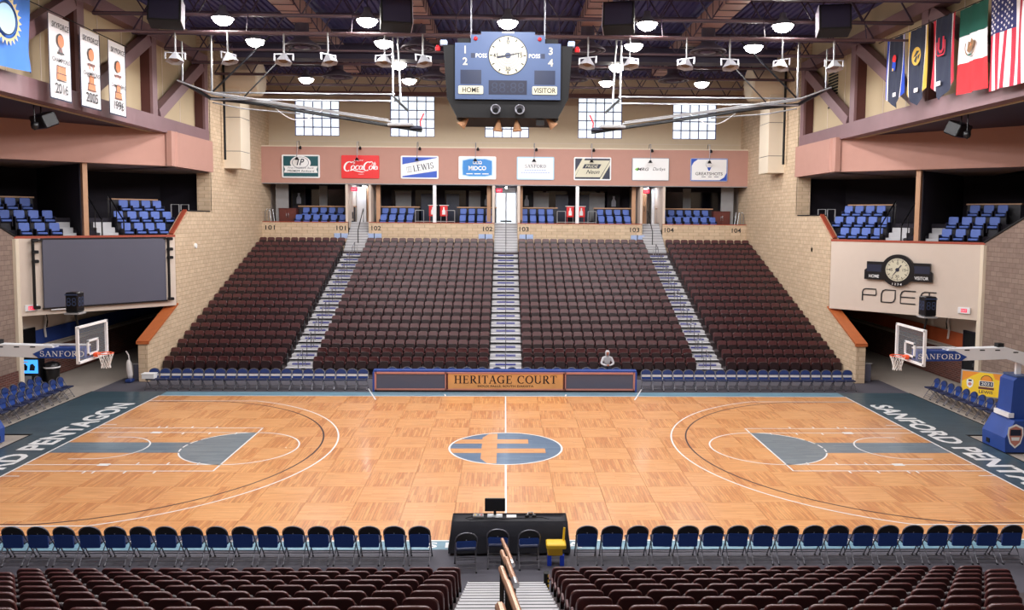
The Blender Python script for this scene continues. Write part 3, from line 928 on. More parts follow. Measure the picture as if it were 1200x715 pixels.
    b = MB(); wbox(3.62, 3.82, .25, .5, 6.5, 9.74, 'ledge_wood'); b.build('suite_post', wb)
    b = MB()
    Mz = frame((0, 0, 9.74), (1, 0, 0), (0, 1, 0))
    fl = [wp(-.35, .2, 0)[:2], wp(9, .2, 0)[:2], (s * 26, 20), (s * (W + .1), 20), (s * (W + .1), 13.2)]
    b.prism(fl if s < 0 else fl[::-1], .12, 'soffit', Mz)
    struct(b.build('ceiling_wing_' + nm))
    b = MB(); b.cube(*X(W + .1, 26.2), -28, 20.2, 11.42, 11.6, 'duct_dark'); b.cube(*X(26, 26.2), -28, 26, 0, 11.6, 'dark_room')
    b.cube(*X(W + .5, 26.2), 20, 20.2, 7, 11.6, 'dark_room')
    struct(b.build('trim_%d' % (3 + (s > 0))))
struct(MB().cube(-26.2, 26.2, -28.2, -28, -.4, 17.3, 'tan_block').build('wall_near'))

# ------------------------------------------------------------------ roof: ribbed deck, joists
RZ0 = 17.0
vs = []; fs = []
x = -16.8; n = 0
prof = []
while x < 16.8:
    prof += [(x, RZ0), (x + .17, RZ0), (x + .2, RZ0 + .09), (x + .28, RZ0 + .09)]
    x += .31
for (px, pz) in prof: vs += [(px, -28.2, pz), (px, 30.2, pz)]
fs = [(2 * i, 2 * i + 1, 2 * i + 3, 2 * i + 2) for i in range(len(prof) - 1)]
mb = MB().add(vs, fs, 'deck_steel').cube(-26.2, 26.2, -28.2, 30.3, RZ0 + .12, RZ0 + .3, 'deck_steel')
ceiling = struct(mb.build('ceiling'))
jm = []
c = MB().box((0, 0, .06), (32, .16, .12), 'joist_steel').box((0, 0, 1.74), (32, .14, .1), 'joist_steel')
c.box((0, -.085, .05), (32, .012, .06), 'joist_lit')  # paler strip paints the lit lower edge of the chord
wv = MB()
xx = -16.0
up = False
while xx < 15.9:
    wv.bar((xx, 0, .1 if not up else 1.7), (xx + 1.0, 0, 1.7 if not up else .1), .05, .05, 'joist_steel')
    xx += 1.0; up = not up
def as_mesh(b, name):
    me = bpy.data.meshes.new(name); me.from_pydata(b.v, [], b.f)
    for n_ in b.mats: me.materials.append(MATS[n_])
    me.polygons.foreach_set('material_index', b.mi); return me
cm, wm = as_mesh(c, 'roof_joist'), as_mesh(wv, 'joist_web')
for y in (-23.2, -19.9, -16.6, -13.3, -10, -6.7, -3.4, -.1, 3.2, 6.5, 9.8, 13.1, 16.4, 19.7, 23.0, 26.3):
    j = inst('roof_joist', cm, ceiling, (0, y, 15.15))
    w_ = inst('joist_web', wm, j)
for i, (x, lab) in enumerate(((-8.85, 0), (-3.75, 0), (3.6, 0), (8.85, 0))):
    d = MB()
    y = -20.0
    while y < 22:
        d.cube(x - .42, x + .42, y, y + .96, 15.75, 16.35, 'duct_metal'); d.cube(x - .44, x + .44, y + .95, y + 1.0, 15.73, 16.37, 'duct_dark'); y += 1.0
    d.build('air_duct', ceiling)
MB().cube(-13, 13, 13.6, 14.5, 14.95, 15.6, 'duct_dark').build('cross_duct', ceiling)
MB().cube(-15.9, 15.9, 25.6, 26.0, 15.0, 15.25, 'truss_dark').build('roof_girder', ceiling)
# wing trusses, left and right
for s, nm in ((-1, 'left'), (1, 'right')):
    t = inst('wing_truss', None, bpy.data.objects['wall_' + nm])
    ORG[t.name] = Vector()
    X = lambda a, b: tuple(sorted((s * a, s * b)))
    MB().cube(*X(W - .02, W + .5), -28, 18.6, 11.32, 12.0, 'truss_steel').build('bottom_chord', t)
    MB().cube(*X(W - .02, W + .5), -28, 18.6, 15.45, 15.95, 'truss_steel').build('top_chord', t)
    for k in range(7):
        y = 18.1 - 6.4 * k
        b = MB(); b.cube(*X(W, W + .12), y, y + .5, 12.0, 15.45, 'truss_steel'); b.cube(*X(W + .1, W + .55), y + .02, y + .4, 12.0, 15.45, 'truss_dark')
        b.build('vertical', t)
        MB().bar((s * (W + .2), y - .1, 15.3), (s * (W + .2), y - 5.6, 12.1), .4, .5, 'truss_steel').build('diagonal', t)
# ------------------------------------------------------------------ high bay lamps
def lamp_light(parent, power):
    L = bpy.data.lights.new('lamp', 'SPOT')
    L.shadow_soft_size = 0.2; L.spot_size = R(174); L.spot_blend = 0.12; L.energy = power; L.color = LAMP_COLOR
    o = bpy.data.objects.new('lamp', L); col.objects.link(o); o.parent = parent; o.location = (0, 0, -.5)
    return o
def make_bay():
    t = thing('high_bay_light', '', 'light')
    h = MB().lathe([(0, .5), (.12, .5), (.14, .34), (.24, .2), (.40, .06), (.43, .02), (.40, .02), (.2, .2), (0, .24)], 'bay_shell', 18).build('housing', t, True, True)
    l = MB().lathe([(0, -.24), (.16, -.22), (.31, -.13), (.40, .015), (.2, .06), (0, .08)], 'lamp_lens', 18).build('lens', t, True, True)
    r = MB().tube([(0, 0, .48), (0, 0, 2.07)], .015, 'joist_steel', 5).build('hanger_rod', t, True)
    return kids(t, h, l, r)
bay0 = make_bay()
first = True
def bay(x, y, lab, p=1.0):
    global first
    if first: o = bay0; o.location = (x, y, 14.95); o['label'] = lab; o['group'] = 'high bay lamps'; first = False
    else: o = dup(bay0, (x, y, 14.95), 0, lab, 'high bay lamps')
    lamp_light(o, LAMP_POWER * p)
side5 = ['far left', 'left of the scoreboard', 'behind the scoreboard', 'right of the scoreboard', 'far right']
for y, row, xs in ((6.1, 'nearest', (-10.9, -5.4, 0, 5.4, 10.7)), (10.0, 'second', (-10.85, -5.35, 0, 5.5, 10.75)),
                   (15.0, 'third', (-5.36, 0, 5.46)), (19.6, 'last', (-11.0, -5.37, 0, 5.5, 10.8))):
    ss = side5 if len(xs) == 5 else side5[1:4]
    for x, s_ in zip(xs, ss): bay(x, y, 'glowing round high bay lamp in the %s lamp row, %s' % (row, s_))
for y, row in ((1.0, 'over the far half court'), (-4.0, 'over the near half court'), (-9.0, 'over the near sideline'), (-14.5, 'over the near stand')):
    for x, s_ in zip((-10.9, -5.4, 0, 5.4, 10.7), ('far left', 'left', 'middle', 'right', 'far right')):
        bay(x, y, 'glowing round high bay lamp %s, %s' % (row, s_))
# ------------------------------------------------------------------ brown stadium seats
def seat_parts():
    # back: shell with a rolled rim, leaning away from the sitter (front is -Y)
    b = MB()
    n = 4
    out = rounded(.47, .50, .085, n)
    out = [(x * (1 - .10 * (y + .25)), y) for x, y in out]
    def ringpts(k, yo, lift=0):
        o = []
        for x, y in out:
            xx, zz = x * k, y * (1 - (1 - k) * 1.0)
            tilt = (zz + .25) * .27 - .03
            o.append((xx, yo + tilt, .62 + zz + lift))
        return o
    rings = [ringpts(.80, -.006), ringpts(.90, -.02), ringpts(.97, -.03), ringpts(1.0, -.012), ringpts(1.0, .012), ringpts(.97, .028), ringpts(.88, .02), ringpts(.8, .008)]
    m = len(out)
    vs = [p for r in rings for p in r]
    fs = [(i * m + k, i * m + (k + 1) % m, (i + 1) * m + (k + 1) % m, (i + 1) * m + k) for i in range(len(rings) - 1) for k in range(m)]
    fs.append(tuple(range(m))[::-1]); fs.append(tuple(range((len(rings) - 1) * m, len(rings) * m)))
    b.add(vs, fs, 'seat_brown')
    s = MB()                                  # seat folded up in front of the back
    so = rounded(.43, .38, .08, 3)
    Ms = T(0, -.14, .51) @ RX(R(80))
    s.prism(so, .07, 'seat_pan', Ms, bev=.022)
    k = MB()
    k.prism([(-.03, 0), (.03, 0), (.03, .34), (.235, .34), (.235, .5), (.2, .5), (.2, .39), (-.2, .39), (-.2, .5), (-.235, .5), (-.235, .34), (-.03, .34)], -.08, 'seat_black', frame((0, -.07, 0), (1, 0, 0), (0, 0, 1)))
    a = MB().bbox((.2575, -.05, .60), (.036, .24, .035), 'seat_brown', .01)
    return b, s, k, a
sb, ss, sk, sa = seat_parts()
def make_seat():
    t = thing('stadium_seat', '', 'seat')
    return kids(t, sb.build('backrest', t, True, True), ss.build('seat', t, True, True), sk.build('bracket', t, True), sa.build('armrest', t, True))
seat0 = make_seat()
seat_used = [False]
def put_seat(loc, rz, label, group):
    if not seat_used[0]:
        seat_used[0] = True
        seat0.location = loc; seat0.rotation_euler = (0, 0, rz); seat0['label'] = label; seat0['group'] = group
    else: dup(seat0, loc, rz, label, group)
SP = .515
n_ind = 0
for k in range(8):
    y, z = row_near(k)
    for s, nm in ((-1, 'left'), (1, 'right')):
        for i in range(19):
            if k == 0 and i > 15: continue
            x = s * (.82 + SP * (i + .5) + (.1 if i > 15 else 0))
            d = y - .0 + 25.86
            if abs(x) > (.635 if s < 0 else .650) * d + .15: continue
            put_seat((x, y, z), PI, 'near brown seat seen from behind, %s seat %s of stairs, %s row from court' % (nth(i + 1), nm, nth(k + 1)), 'brown seats of the near stand')
            n_ind += 1
stuff = []
for k in range(NROW):
    y, z = row_far(k)
    for nm, x0, n in (('outer left', -16.0 + .05, 11), ('inner left', -9.03, 16), ('inner right', .79, 16), ('outer right', 10.42, 11)):
        for i in range(n):
            p = SP if n == 16 else .503
            x = x0 + p * (i + .5)
            stuff.append((k, abs(x), x, y, z, nm, i))
stuff.sort()
left = []
ow_ = {'outer left': 'outer left', 'inner left': 'inner left', 'inner right': 'inner right', 'outer right': 'outer right'}
for (k, a, x, y, z, nm, i) in stuff:
    if n_ind < 300:
        n_ind += 1
        put_seat((x, y, z), 0, 'far brown stadium seat, %s from the left in the %s block, %s row' % (nth(i + 1), nm, ('front', 'second', 'third')[k]), 'brown seats of the far stand')
    else: left.append((x, y, z))
b = MB()
ob = rounded(.46, .50, .09, 2); sbp = rounded(.42, .36, .07, 2)
for (x, y, z) in left:
    Mb = T(x, y - .02, z + .62) @ RX(R(75)); b.prism(ob, .05, 'seat_brown', Mb, z0=-.02, bev=.016)
    Ms = T(x, y - .14, z + .51) @ RX(R(80)); b.prism(sbp, .06, 'seat_pan', Ms, bev=.018)
    b.box((x + .255, y - .08, z + .36), (.035, .2, .5), 'seat_black')
tag(b.build('stadium_seat_rows'), 'rows of brown folding stadium seats filling the far stand behind the front rows', 'seats', None, 'stuff')

# ------------------------------------------------------------------ folding chairs
def make_chair(panel, band=True):
    """padded folding chair, sitter faces -Y; panel = lower edge of the blue back cover"""
    t = thing('folding_chair', '', 'chair')
    arch = [(-.215, 0), (.215, 0)] + [(.205 * math.cos(R(a)), .02 + .17 * math.sin(R(a))) for a in range(0, 181, 20)]
    Mb = T(0, .145, .655) @ RX(R(80))
    pad = MB().prism(arch, .035, 'navy_pad', Mb, z0=0, bev=.012).build('back_pad', t, True, False)
    cap = MB().prism([(x * 1.06, y * 1.06) for x, y in arch], -.03, 'black_plastic', Mb, z0=-.002)
    cap.disc(.014, 'steel', Mb, c=(0, .04), z=-.035, n=8)
    cp = cap.build('back_cap', t, True)
    Mp = T(0, .165, .66) @ RX(R(82))
    h = .66 - panel
    pb = MB().prism(rounded(.41, h, .03, 2, 0, -h / 2 + .01), -.03, 'navy_cloth', Mp, bev=0).build('back_cover', t, True)
    lb = None if not band else MB().prism(rounded(.39, .1, .01, 1, 0, -.07), .012, 'white_paint', Mp, z0=.004).build('label_band', t, True)
    seat = MB().bbox((0, -.09, .445), (.42, .40, .055), 'navy_seat', .02).build('seat', t, True)
    ch = [q_ for q_ in (pad, cp, pb, lb, seat) if q_]
    for s in (-1, 1):
        b = MB().tube([(s * .225, .165, .70), (s * .225, .13, .62), (s * .225, -.08, .30), (s * .225, -.27, .02)], .0135, 'gun_steel', 6)
        b.box((s * .225, -.272, .01), (.035, .04, .02), 'black_plastic')
        ch.append(b.build('leg', t, True))
        b = MB().tube([(s * .205, -.16, .43), (s * .205, .06, .22), (s * .205, .24, .02)], .0125, 'gun_steel', 6)
        b.box((s * .205, .242, .01), (.034, .04, .02), 'black_plastic')
        ch.append(b.build('leg', t, True))
    for y, z, r in ((.185, .085, .011), (.13, .145, .011), (-.215, .10, .011), (-.17, .165, .01)):
        ch.append(MB().tube([(-.215, y, z), (.215, y, z)], r, 'gun_steel', 5).build('crossbar', t, True))
    ch.append(MB().tube([(.225 * math.cos(R(a)), .165 + .045 * math.sin(R(a)), .70 + .155 * math.sin(R(a))) for a in range(0, 181, 20)], .0135, 'gun_steel', 6).build('top_rail', t, True))
    return kids(t, *ch)
chair_long = make_chair(.36)
chair_short = make_chair(.52)
chair_plain = make_chair(.36, False)
used = {}
def put_chair(proto, loc, rz, label, group):
    if proto.name not in used:
        used[proto.name] = 1
        proto.location = loc; proto.rotation_euler = (0, 0, rz); proto['label'] = label; proto['group'] = group
        return proto
    return dup(proto, loc, rz, label, group)
for i in range(18):                                  # near row, backs to the camera
    put_chair(chair_long, (-1.85 - .536 * i, -8.72, 0), PI + rnd.uniform(-.04, .04), 'navy folding chair seen from behind at near sideline, %s left of the table' % nth(i + 1), 'folding chairs along the near sideline')
for i in range(18):
    put_chair(chair_long, (1.74 + .545 * i, -8.72, 0), PI + rnd.uniform(-.04, .04), 'navy folding chair seen from behind at near sideline, %s right of the table' % nth(i + 1), 'folding chairs along the near sideline')
for i, (x, y, a, l) in enumerate(((-.85, -9.1, .10, 'left'), (-.17, -8.9, -.03, 'middle'), (.48, -8.95, .06, 'right'))):
    put_chair(chair_short, (x, y, 0), PI + a, 'blue and black folding chair behind the black table, %s of three' % l, 'chairs at the scorer table')
for i in range(20):                                  # far row
    put_chair(chair_long, (-15.15 + .472 * i, 9.0, 0), 0, 'navy folding chair of the far sideline row, %s from the left wall' % nth(i + 1), 'folding chairs along the far sideline')
for i in range(20):
    put_chair(chair_long, (6.15 + .468 * i, 9.0, 0), 0, 'navy folding chair of the far sideline row, %s right of the court sign' % nth(i + 1), 'folding chairs along the far sideline')
for i in range(16):
    put_chair(chair_long, (-5.0 + .66 * i, 9.45, 0), 0, 'navy folding chair mostly hidden behind the long court sign, %s from its left end' % nth(i + 1), 'folding chairs behind the court sign')
for i in range(10):                                  # left baseline, facing the court
    put_chair(chair_plain, (-17.95, 7.2 - .547 * i, 0), PI / 2, 'navy folding chair left of the court, front row, %s from the tunnel' % nth(i + 1), 'chairs beside the left baseline')
for i in range(8):
    put_chair(chair_plain, (-18.9, 7.3 - .55 * i, 0), PI / 2, 'navy folding chair left of the court, back row, %s from the tunnel' % nth(i + 1), 'chairs beside the left baseline')
for i in range(10):
    put_chair(chair_plain, (17.95, 7.4 - .535 * i, 0), -PI / 2, 'navy folding chair right of the court, %s from the tunnel' % nth(i + 1), 'chairs beside the right baseline')
# ------------------------------------------------------------------ blue suite seats
def make_suite_seat():
    t = thing('suite_chair', '', 'seat')
    b = MB().prism(rounded(.42, .38, .05, 2), .07, 'suite_blue', T(0, 0, .69) @ RX(R(80)), z0=-.02, bev=.02).build('backrest', t, True)
    s = MB().bbox((0, -.24, .42), (.40, .42, .1), 'suite_blue', .03).build('seat', t, True)
    ch = [b, s]
    for x in (-.225, .225):
        ch.append(MB().bbox((x, -.16, .38), (.04, .46, .46), 'suite_frame', .015).build('arm_panel', t, True))
    ch.append(MB().box((0, -.1, .19), (.4, .25, .38), 'suite_frame').build('pedestal', t, True))
    return kids(t, *ch)
ssp = make_suite_seat()
ss_used = [False]
def put_suite(loc, rz, label, group):
    if not ss_used[0]:
        ss_used[0] = True
        ssp.location = loc; ssp.rotation_euler = (0, 0, rz); ssp['label'] = label; ssp['group'] = group
    else: dup(ssp, loc, rz, label, group)
PITCH = .585
for suite, x0, n, dx in (('end wall first suite', -14.0, 6, .0), ('end wall second suite, left group', -8.5, 4, 0), ('end wall second suite, right group', -3.2, 4, 0), ('end wall third suite, left group', .95, 4, 0), ('end wall third suite, right group', 6.15, 4, 0), ('end wall fourth suite', 10.5, 6, 0)):
    for r_ in range(2):
        y, z = 29.0 + .8 * r_, SL + .47 * r_
        sh = 0
        if 'first' in suite: sh = -.15 + .3 * r_
        if 'fourth' in suite: sh = .25 - .3 * r_
        for i in range(n):
            put_suite((x0 + sh + PITCH * (i + .5), y, z), 0, 'blue chair in the %s, %s row, %s from left' % (suite, ('front', 'back')[r_], nth(i + 1)), 'blue seats of the end wall suites')
    # riser and wood ledge behind
    w = n * PITCH
    x1 = x0 + w
    t = thing('suite_counter', 'wood topped counter behind the blue chairs, %s' % suite, 'counter', (x0 + w / 2, 30.2, SF), 0, 'wood ledges behind the suite seats')
    MB().cube(x0 - .1, x1 + .2, 30.05, 30.15, SL, 8.12, 'suite_frame').build('panel', t)
    MB().cube(x0 - .15, x1 + .25, 29.98, 30.4, 8.12, 8.19, 'ledge_wood').build('top', t)
    struct(MB().cube(x0 - .1, x1 + .1, 29.2, 30.05, SL, SL + .468, 'dark_room').build('floor_suite'))
for s, nm in ((-1, 'left'), (1, 'right')):
    x = s * 14.75
    t = thing('wood_cabinet', 'dark red wood cabinet at the %s end of the end wall suites' % nm, 'cabinet', (x, 29.6, SF))
    MB().bbox((x, 29.8, SF + .27), (1.15, .6, 1.26), 'cabinet_wood', .02).build('body', t)
    MB().box((x, 29.8, SF + .92), (1.2, .66, .04), 'cabinet_wood').build('top', t)
    for k in (-1, 1):
        d = MB().box((x + k * .28, 29.49, SF + .45), (.5, .02, .78), 'cabinet_wood').build('door', t)
        MB().tube([(x + k * .06, 29.46, SF + .3), (x + k * .06, 29.44, SF + .45), (x + k * .06, 29.46, SF + .6)], .012, 'steel', 5).build('handle', d)
    t = thing('grab_rail', 'small curved steel rail by the %s end of the suite sill' % nm, 'rail', (s * 15.95, 28.1, SF))
    for k in (0, .2):
        MB().tube([(s * (15.85 - k), 28.15, SF + .05), (s * (15.85 - k), 28.15, SF + .7), (s * (15.75 - k), 28.2, SF + .85), (s * (15.6 - k), 28.3, SF + .85), (s * (15.5 - k), 28.3, SF + .05)], .025, 'steel', 6).build('rail_loop', t)
def bottle_outline(h):
    w = h * .42
    p = [(.5, 0), (.5, .42), (.46, .55), (.3, .66), (.22, .74), (.22, .95), (.26, .96), (.26, 1.0)]
    r_ = [(x * w, y * h) for x, y in p]
    return r_ + [(-x, y) for x, y in reversed(r_)]
for x, y, z, l in ((-14.5, 31.6, 8.3, 'left most one'), (-1.35, 31.6, 8.25, 'left of the middle doorway'), (1.45, 31.6, 8.25, 'right of the middle doorway'), (7.6, 31.6, 8.25, 'in the third suite right part')):
    t = thing('bottle_poster', 'dark poster with a pale bottle on a suite wall, %s' % l, 'poster', (x, y, z), 0, 'bottle posters in the suites')
    MB().bbox((x, y, z + .42), (.72, .05, 1.0), 'black_matte', .01).build('frame', t)
    MB().flat([(a, b_) for a, b_ in bottle_outline(.74)][::-1], 'grey_print', frame((x, y - .03, z + .05), (1, 0, 0), (0, 0, 1))).build('print', t)
    struct(MB().cube(x - .45, x + .45, y + .03, y + .1, SF, SO, 'dark_room').build('trim_9'))
for x, fl, l in ((-4.95, 0, 'left of the white post in the second suite'), (-4.2, 1, 'right of the white post in the second suite'), (4.35, 0, 'left of the white post in the third suite'), (5.1, 1, 'right of the white post in the third suite')):
    t = thing('bar_table', 'red bar table with white emblem, %s' % l, 'table', (x, 29.3, SL), 0, 'red bar tables')
    MB().bbox((x, 29.3, SF + .82), (.5, .08, .72), 'sign_red', .02).build('front_panel', t)
    MB().flat(bottle_outline(.5)[::-1], 'white_print', frame((x, 29.25, SF + .58), (1, 0, 0), (0, 0, 1))).build('emblem', t)
    MB().box((x, 29.5, SF + 1.2), (.62, .5, .04), 'white_paint').build('top', t)
    for a in (-.2, .2): MB().tube([(x + a, 29.35, SL), (x + a, 29.35, SF + 1.18)], .02, 'sign_red' if a * (1 - 2 * fl) < 0 else 'steel', 6).build('leg', t)
for x0, x1, nm in ((-6.0, -3.4, 'second'), (3.4, 6.0, 'third')):
    t = thing('low_railing', 'low steel railing at the front of the %s end wall suite' % nm, 'railing', ((x0 + x1) / 2, 28.2, SF))
    MB().tube([(x0, 28.2, SF + .12), (x1, 28.2, SF + .12)], .03, 'steel', 6).build('rail', t)
    for x in (x0, x0 + .55, x1 - .55, x1): 
        MB().tube([(x, 28.2, SF), (x, 28.2, SF + .85)], .025, 'steel', 6).build('post', t)
    for a, c in ((x0, x0 + .55), (x1 - .55, x1)): MB().tube([(a, 28.2, SF + .85), (c, 28.2, SF + .85)], .025, 'steel', 6).build('rail', t)
for x, l in ((-10.85, 'left of the left aisle'), (-8.65, 'right of the left aisle'), (-1.35, 'left of the middle aisle'), (1.35, 'right of the middle aisle'), (8.75, 'left of the right aisle')):
    w = .62 if abs(x) > 8.7 or abs(x) < 9 else .4
    t = thing('placard', 'pale blue placard above the top seats, %s' % l, 'sign', (x, 27.95, 5.95))
    MB().box((x, 27.95, 6.2), (.9, .03, .34), 'placard_blue').build('board', t)
    MB().box((x - .02, 27.93, 6.2), (.05, .02, .38), 'black_matte').build('strap', t)
for (x0, x1), nm in zip(AISLES, ('left', 'middle', 'right')):
    t = thing('exit_sign', 'red lit exit sign hanging in the %s aisle doorway of the end wall' % nm, 'sign', (x0 + .25, 28.6, 9.2))
    sx = x0 + .3 if nm != 'right' else x0 + .35
    MB().bbox((sx, 28.6, 9.28), (.42, .08, .26), 'exit_glow', .02).build('lit_face', t)
    MB().text('EXIT', wallM(sx, 28.555, 9.28), .13, 'white_print', .3, .01).build('lettering', t)
    MB().tube([(sx, 28.6, 9.4), (sx, 28.6, SO)], .012, 'steel', 5).build('hanger', t)
    L = thing('added_fill_light', 'strip light added to brighten the %s aisle doorway' % nm, 'light', ((x0 + x1) / 2, 30.0, SO - .1))  # added lamp that brightens the corridor walls of the aisle
    MB().box(((x0 + x1) / 2, 30.6, SO - .04), (.14, 1.3, .08), 'white_paint').build('housing', L)
    MB().box(((x0 + x1) / 2, 30.6, SO - .1), (.1, 1.2, .04), 'added_fill_glow').build('tube', L)

# ------------------------------------------------------------------ suites of the two wings
k7 = math.sqrt(.5)
for s, nm in ((-1, 'left'), (1, 'right')):
    def wp(u, w, z): return (s * (15.95 + k7 * (u + w)), 13.4 + k7 * (w - u), z)
    rows = (('front', 1.1, 6.2, (1.73, 1.15, .63, .1)), ('middle', 1.95, 6.75, (1.75, 1.13, .57, .02, -.55)), ('back', 2.8, 7.3, (1.2, .66, .12, -.42)),
            ('front', 1.1, 6.2, (4.78, 5.36, 5.97)), ('middle', 1.95, 6.75, (4.8, 5.36, 5.92, 6.5)), ('back', 2.8, 7.3, (5.45, 6.03, 6.6)))
    for gi, (rn, w, z, us) in enumerate(rows):
        for i, u in enumerate(us):
            put_suite(wp(u, w, z), s * -PI / 4, 'blue chair in the %s wing, %s suite, %s row, %s from the post' % (nm, 'inner' if gi < 3 else 'outer', rn, nth(i + 1)), 'blue seats of the %s wing' % nm)
    for u0, u1, l in ((-.6, 1.6, 'inner'), (5.0, 7.2, 'outer')):
        c = wp((u0 + u1) / 2, 3.3, 7.3)
        t = thing('suite_counter', 'wood topped counter behind the blue seats of the %s wing, %s suite' % (nm, l), 'counter', c)
        Mc = frame(c, (s * k7, -k7, 0), (s * k7, k7, 0))
        zz = 1 if s > 0 else -1
        MB().box((0, 0, zz * .45), (u1 - u0, .1, .9), 'suite_frame', T(*[-v for v in c]) @ Mc).build('panel', t, True)
        MB().box((0, .1, zz * .93), (u1 - u0 + .1, .4, .06), 'ledge_wood', T(*[-v for v in c]) @ Mc).build('top', t, True)
    for u in (2.05, 3.0):
        t = thing('stair_handrail', 'black sloping handrail in the %s wing suite, %s the post' % (nm, 'nearer' if u > 2.5 else 'further from'), 'handrail', wp(u, .5, 6.4))
        MB().tube([wp(u, .45, 6.5), wp(u, .45, 7.2), wp(u, 2.3, 8.4), wp(u, 2.3, 7.3)], .035, 'black_plastic', 6).build('rail', t)
        MB().tube([wp(u, 1.3, 6.7), wp(u, 1.3, 7.75)], .025, 'black_plastic', 6).build('post', t)
    for u in (-.95, -1.45):
        t = thing('rail_loop', 'pale steel rail loop at the end of the %s wing suite, %s one' % (nm, 'nearer' if u > -1 else 'further'), 'rail', wp(u, 2.3, 7.3))
        MB().tube([wp(u, 2.35, 7.3), wp(u, 2.35, 8.0), wp(u - .4, 2.35, 8.0), wp(u - .4, 2.35, 7.3)], .03, 'grey_paint', 6).build('tube', t)
    sp = wp(3.62, 2.2, 8.55)
    t = thing('wall_screen', 'small black television on the dark partition of the %s wing suites' % nm, 'television', sp)
    Mt = T(*[-v for v in sp]) @ frame(sp, (s * k7, k7, 0), (0, 0, 1))
    MB().bbox((0, 0, 0), (1.0, .6, .12), 'black_plastic', .02, Mt).build('case', t, True)
    sp = wp(-.9, 1.2, 6.3)
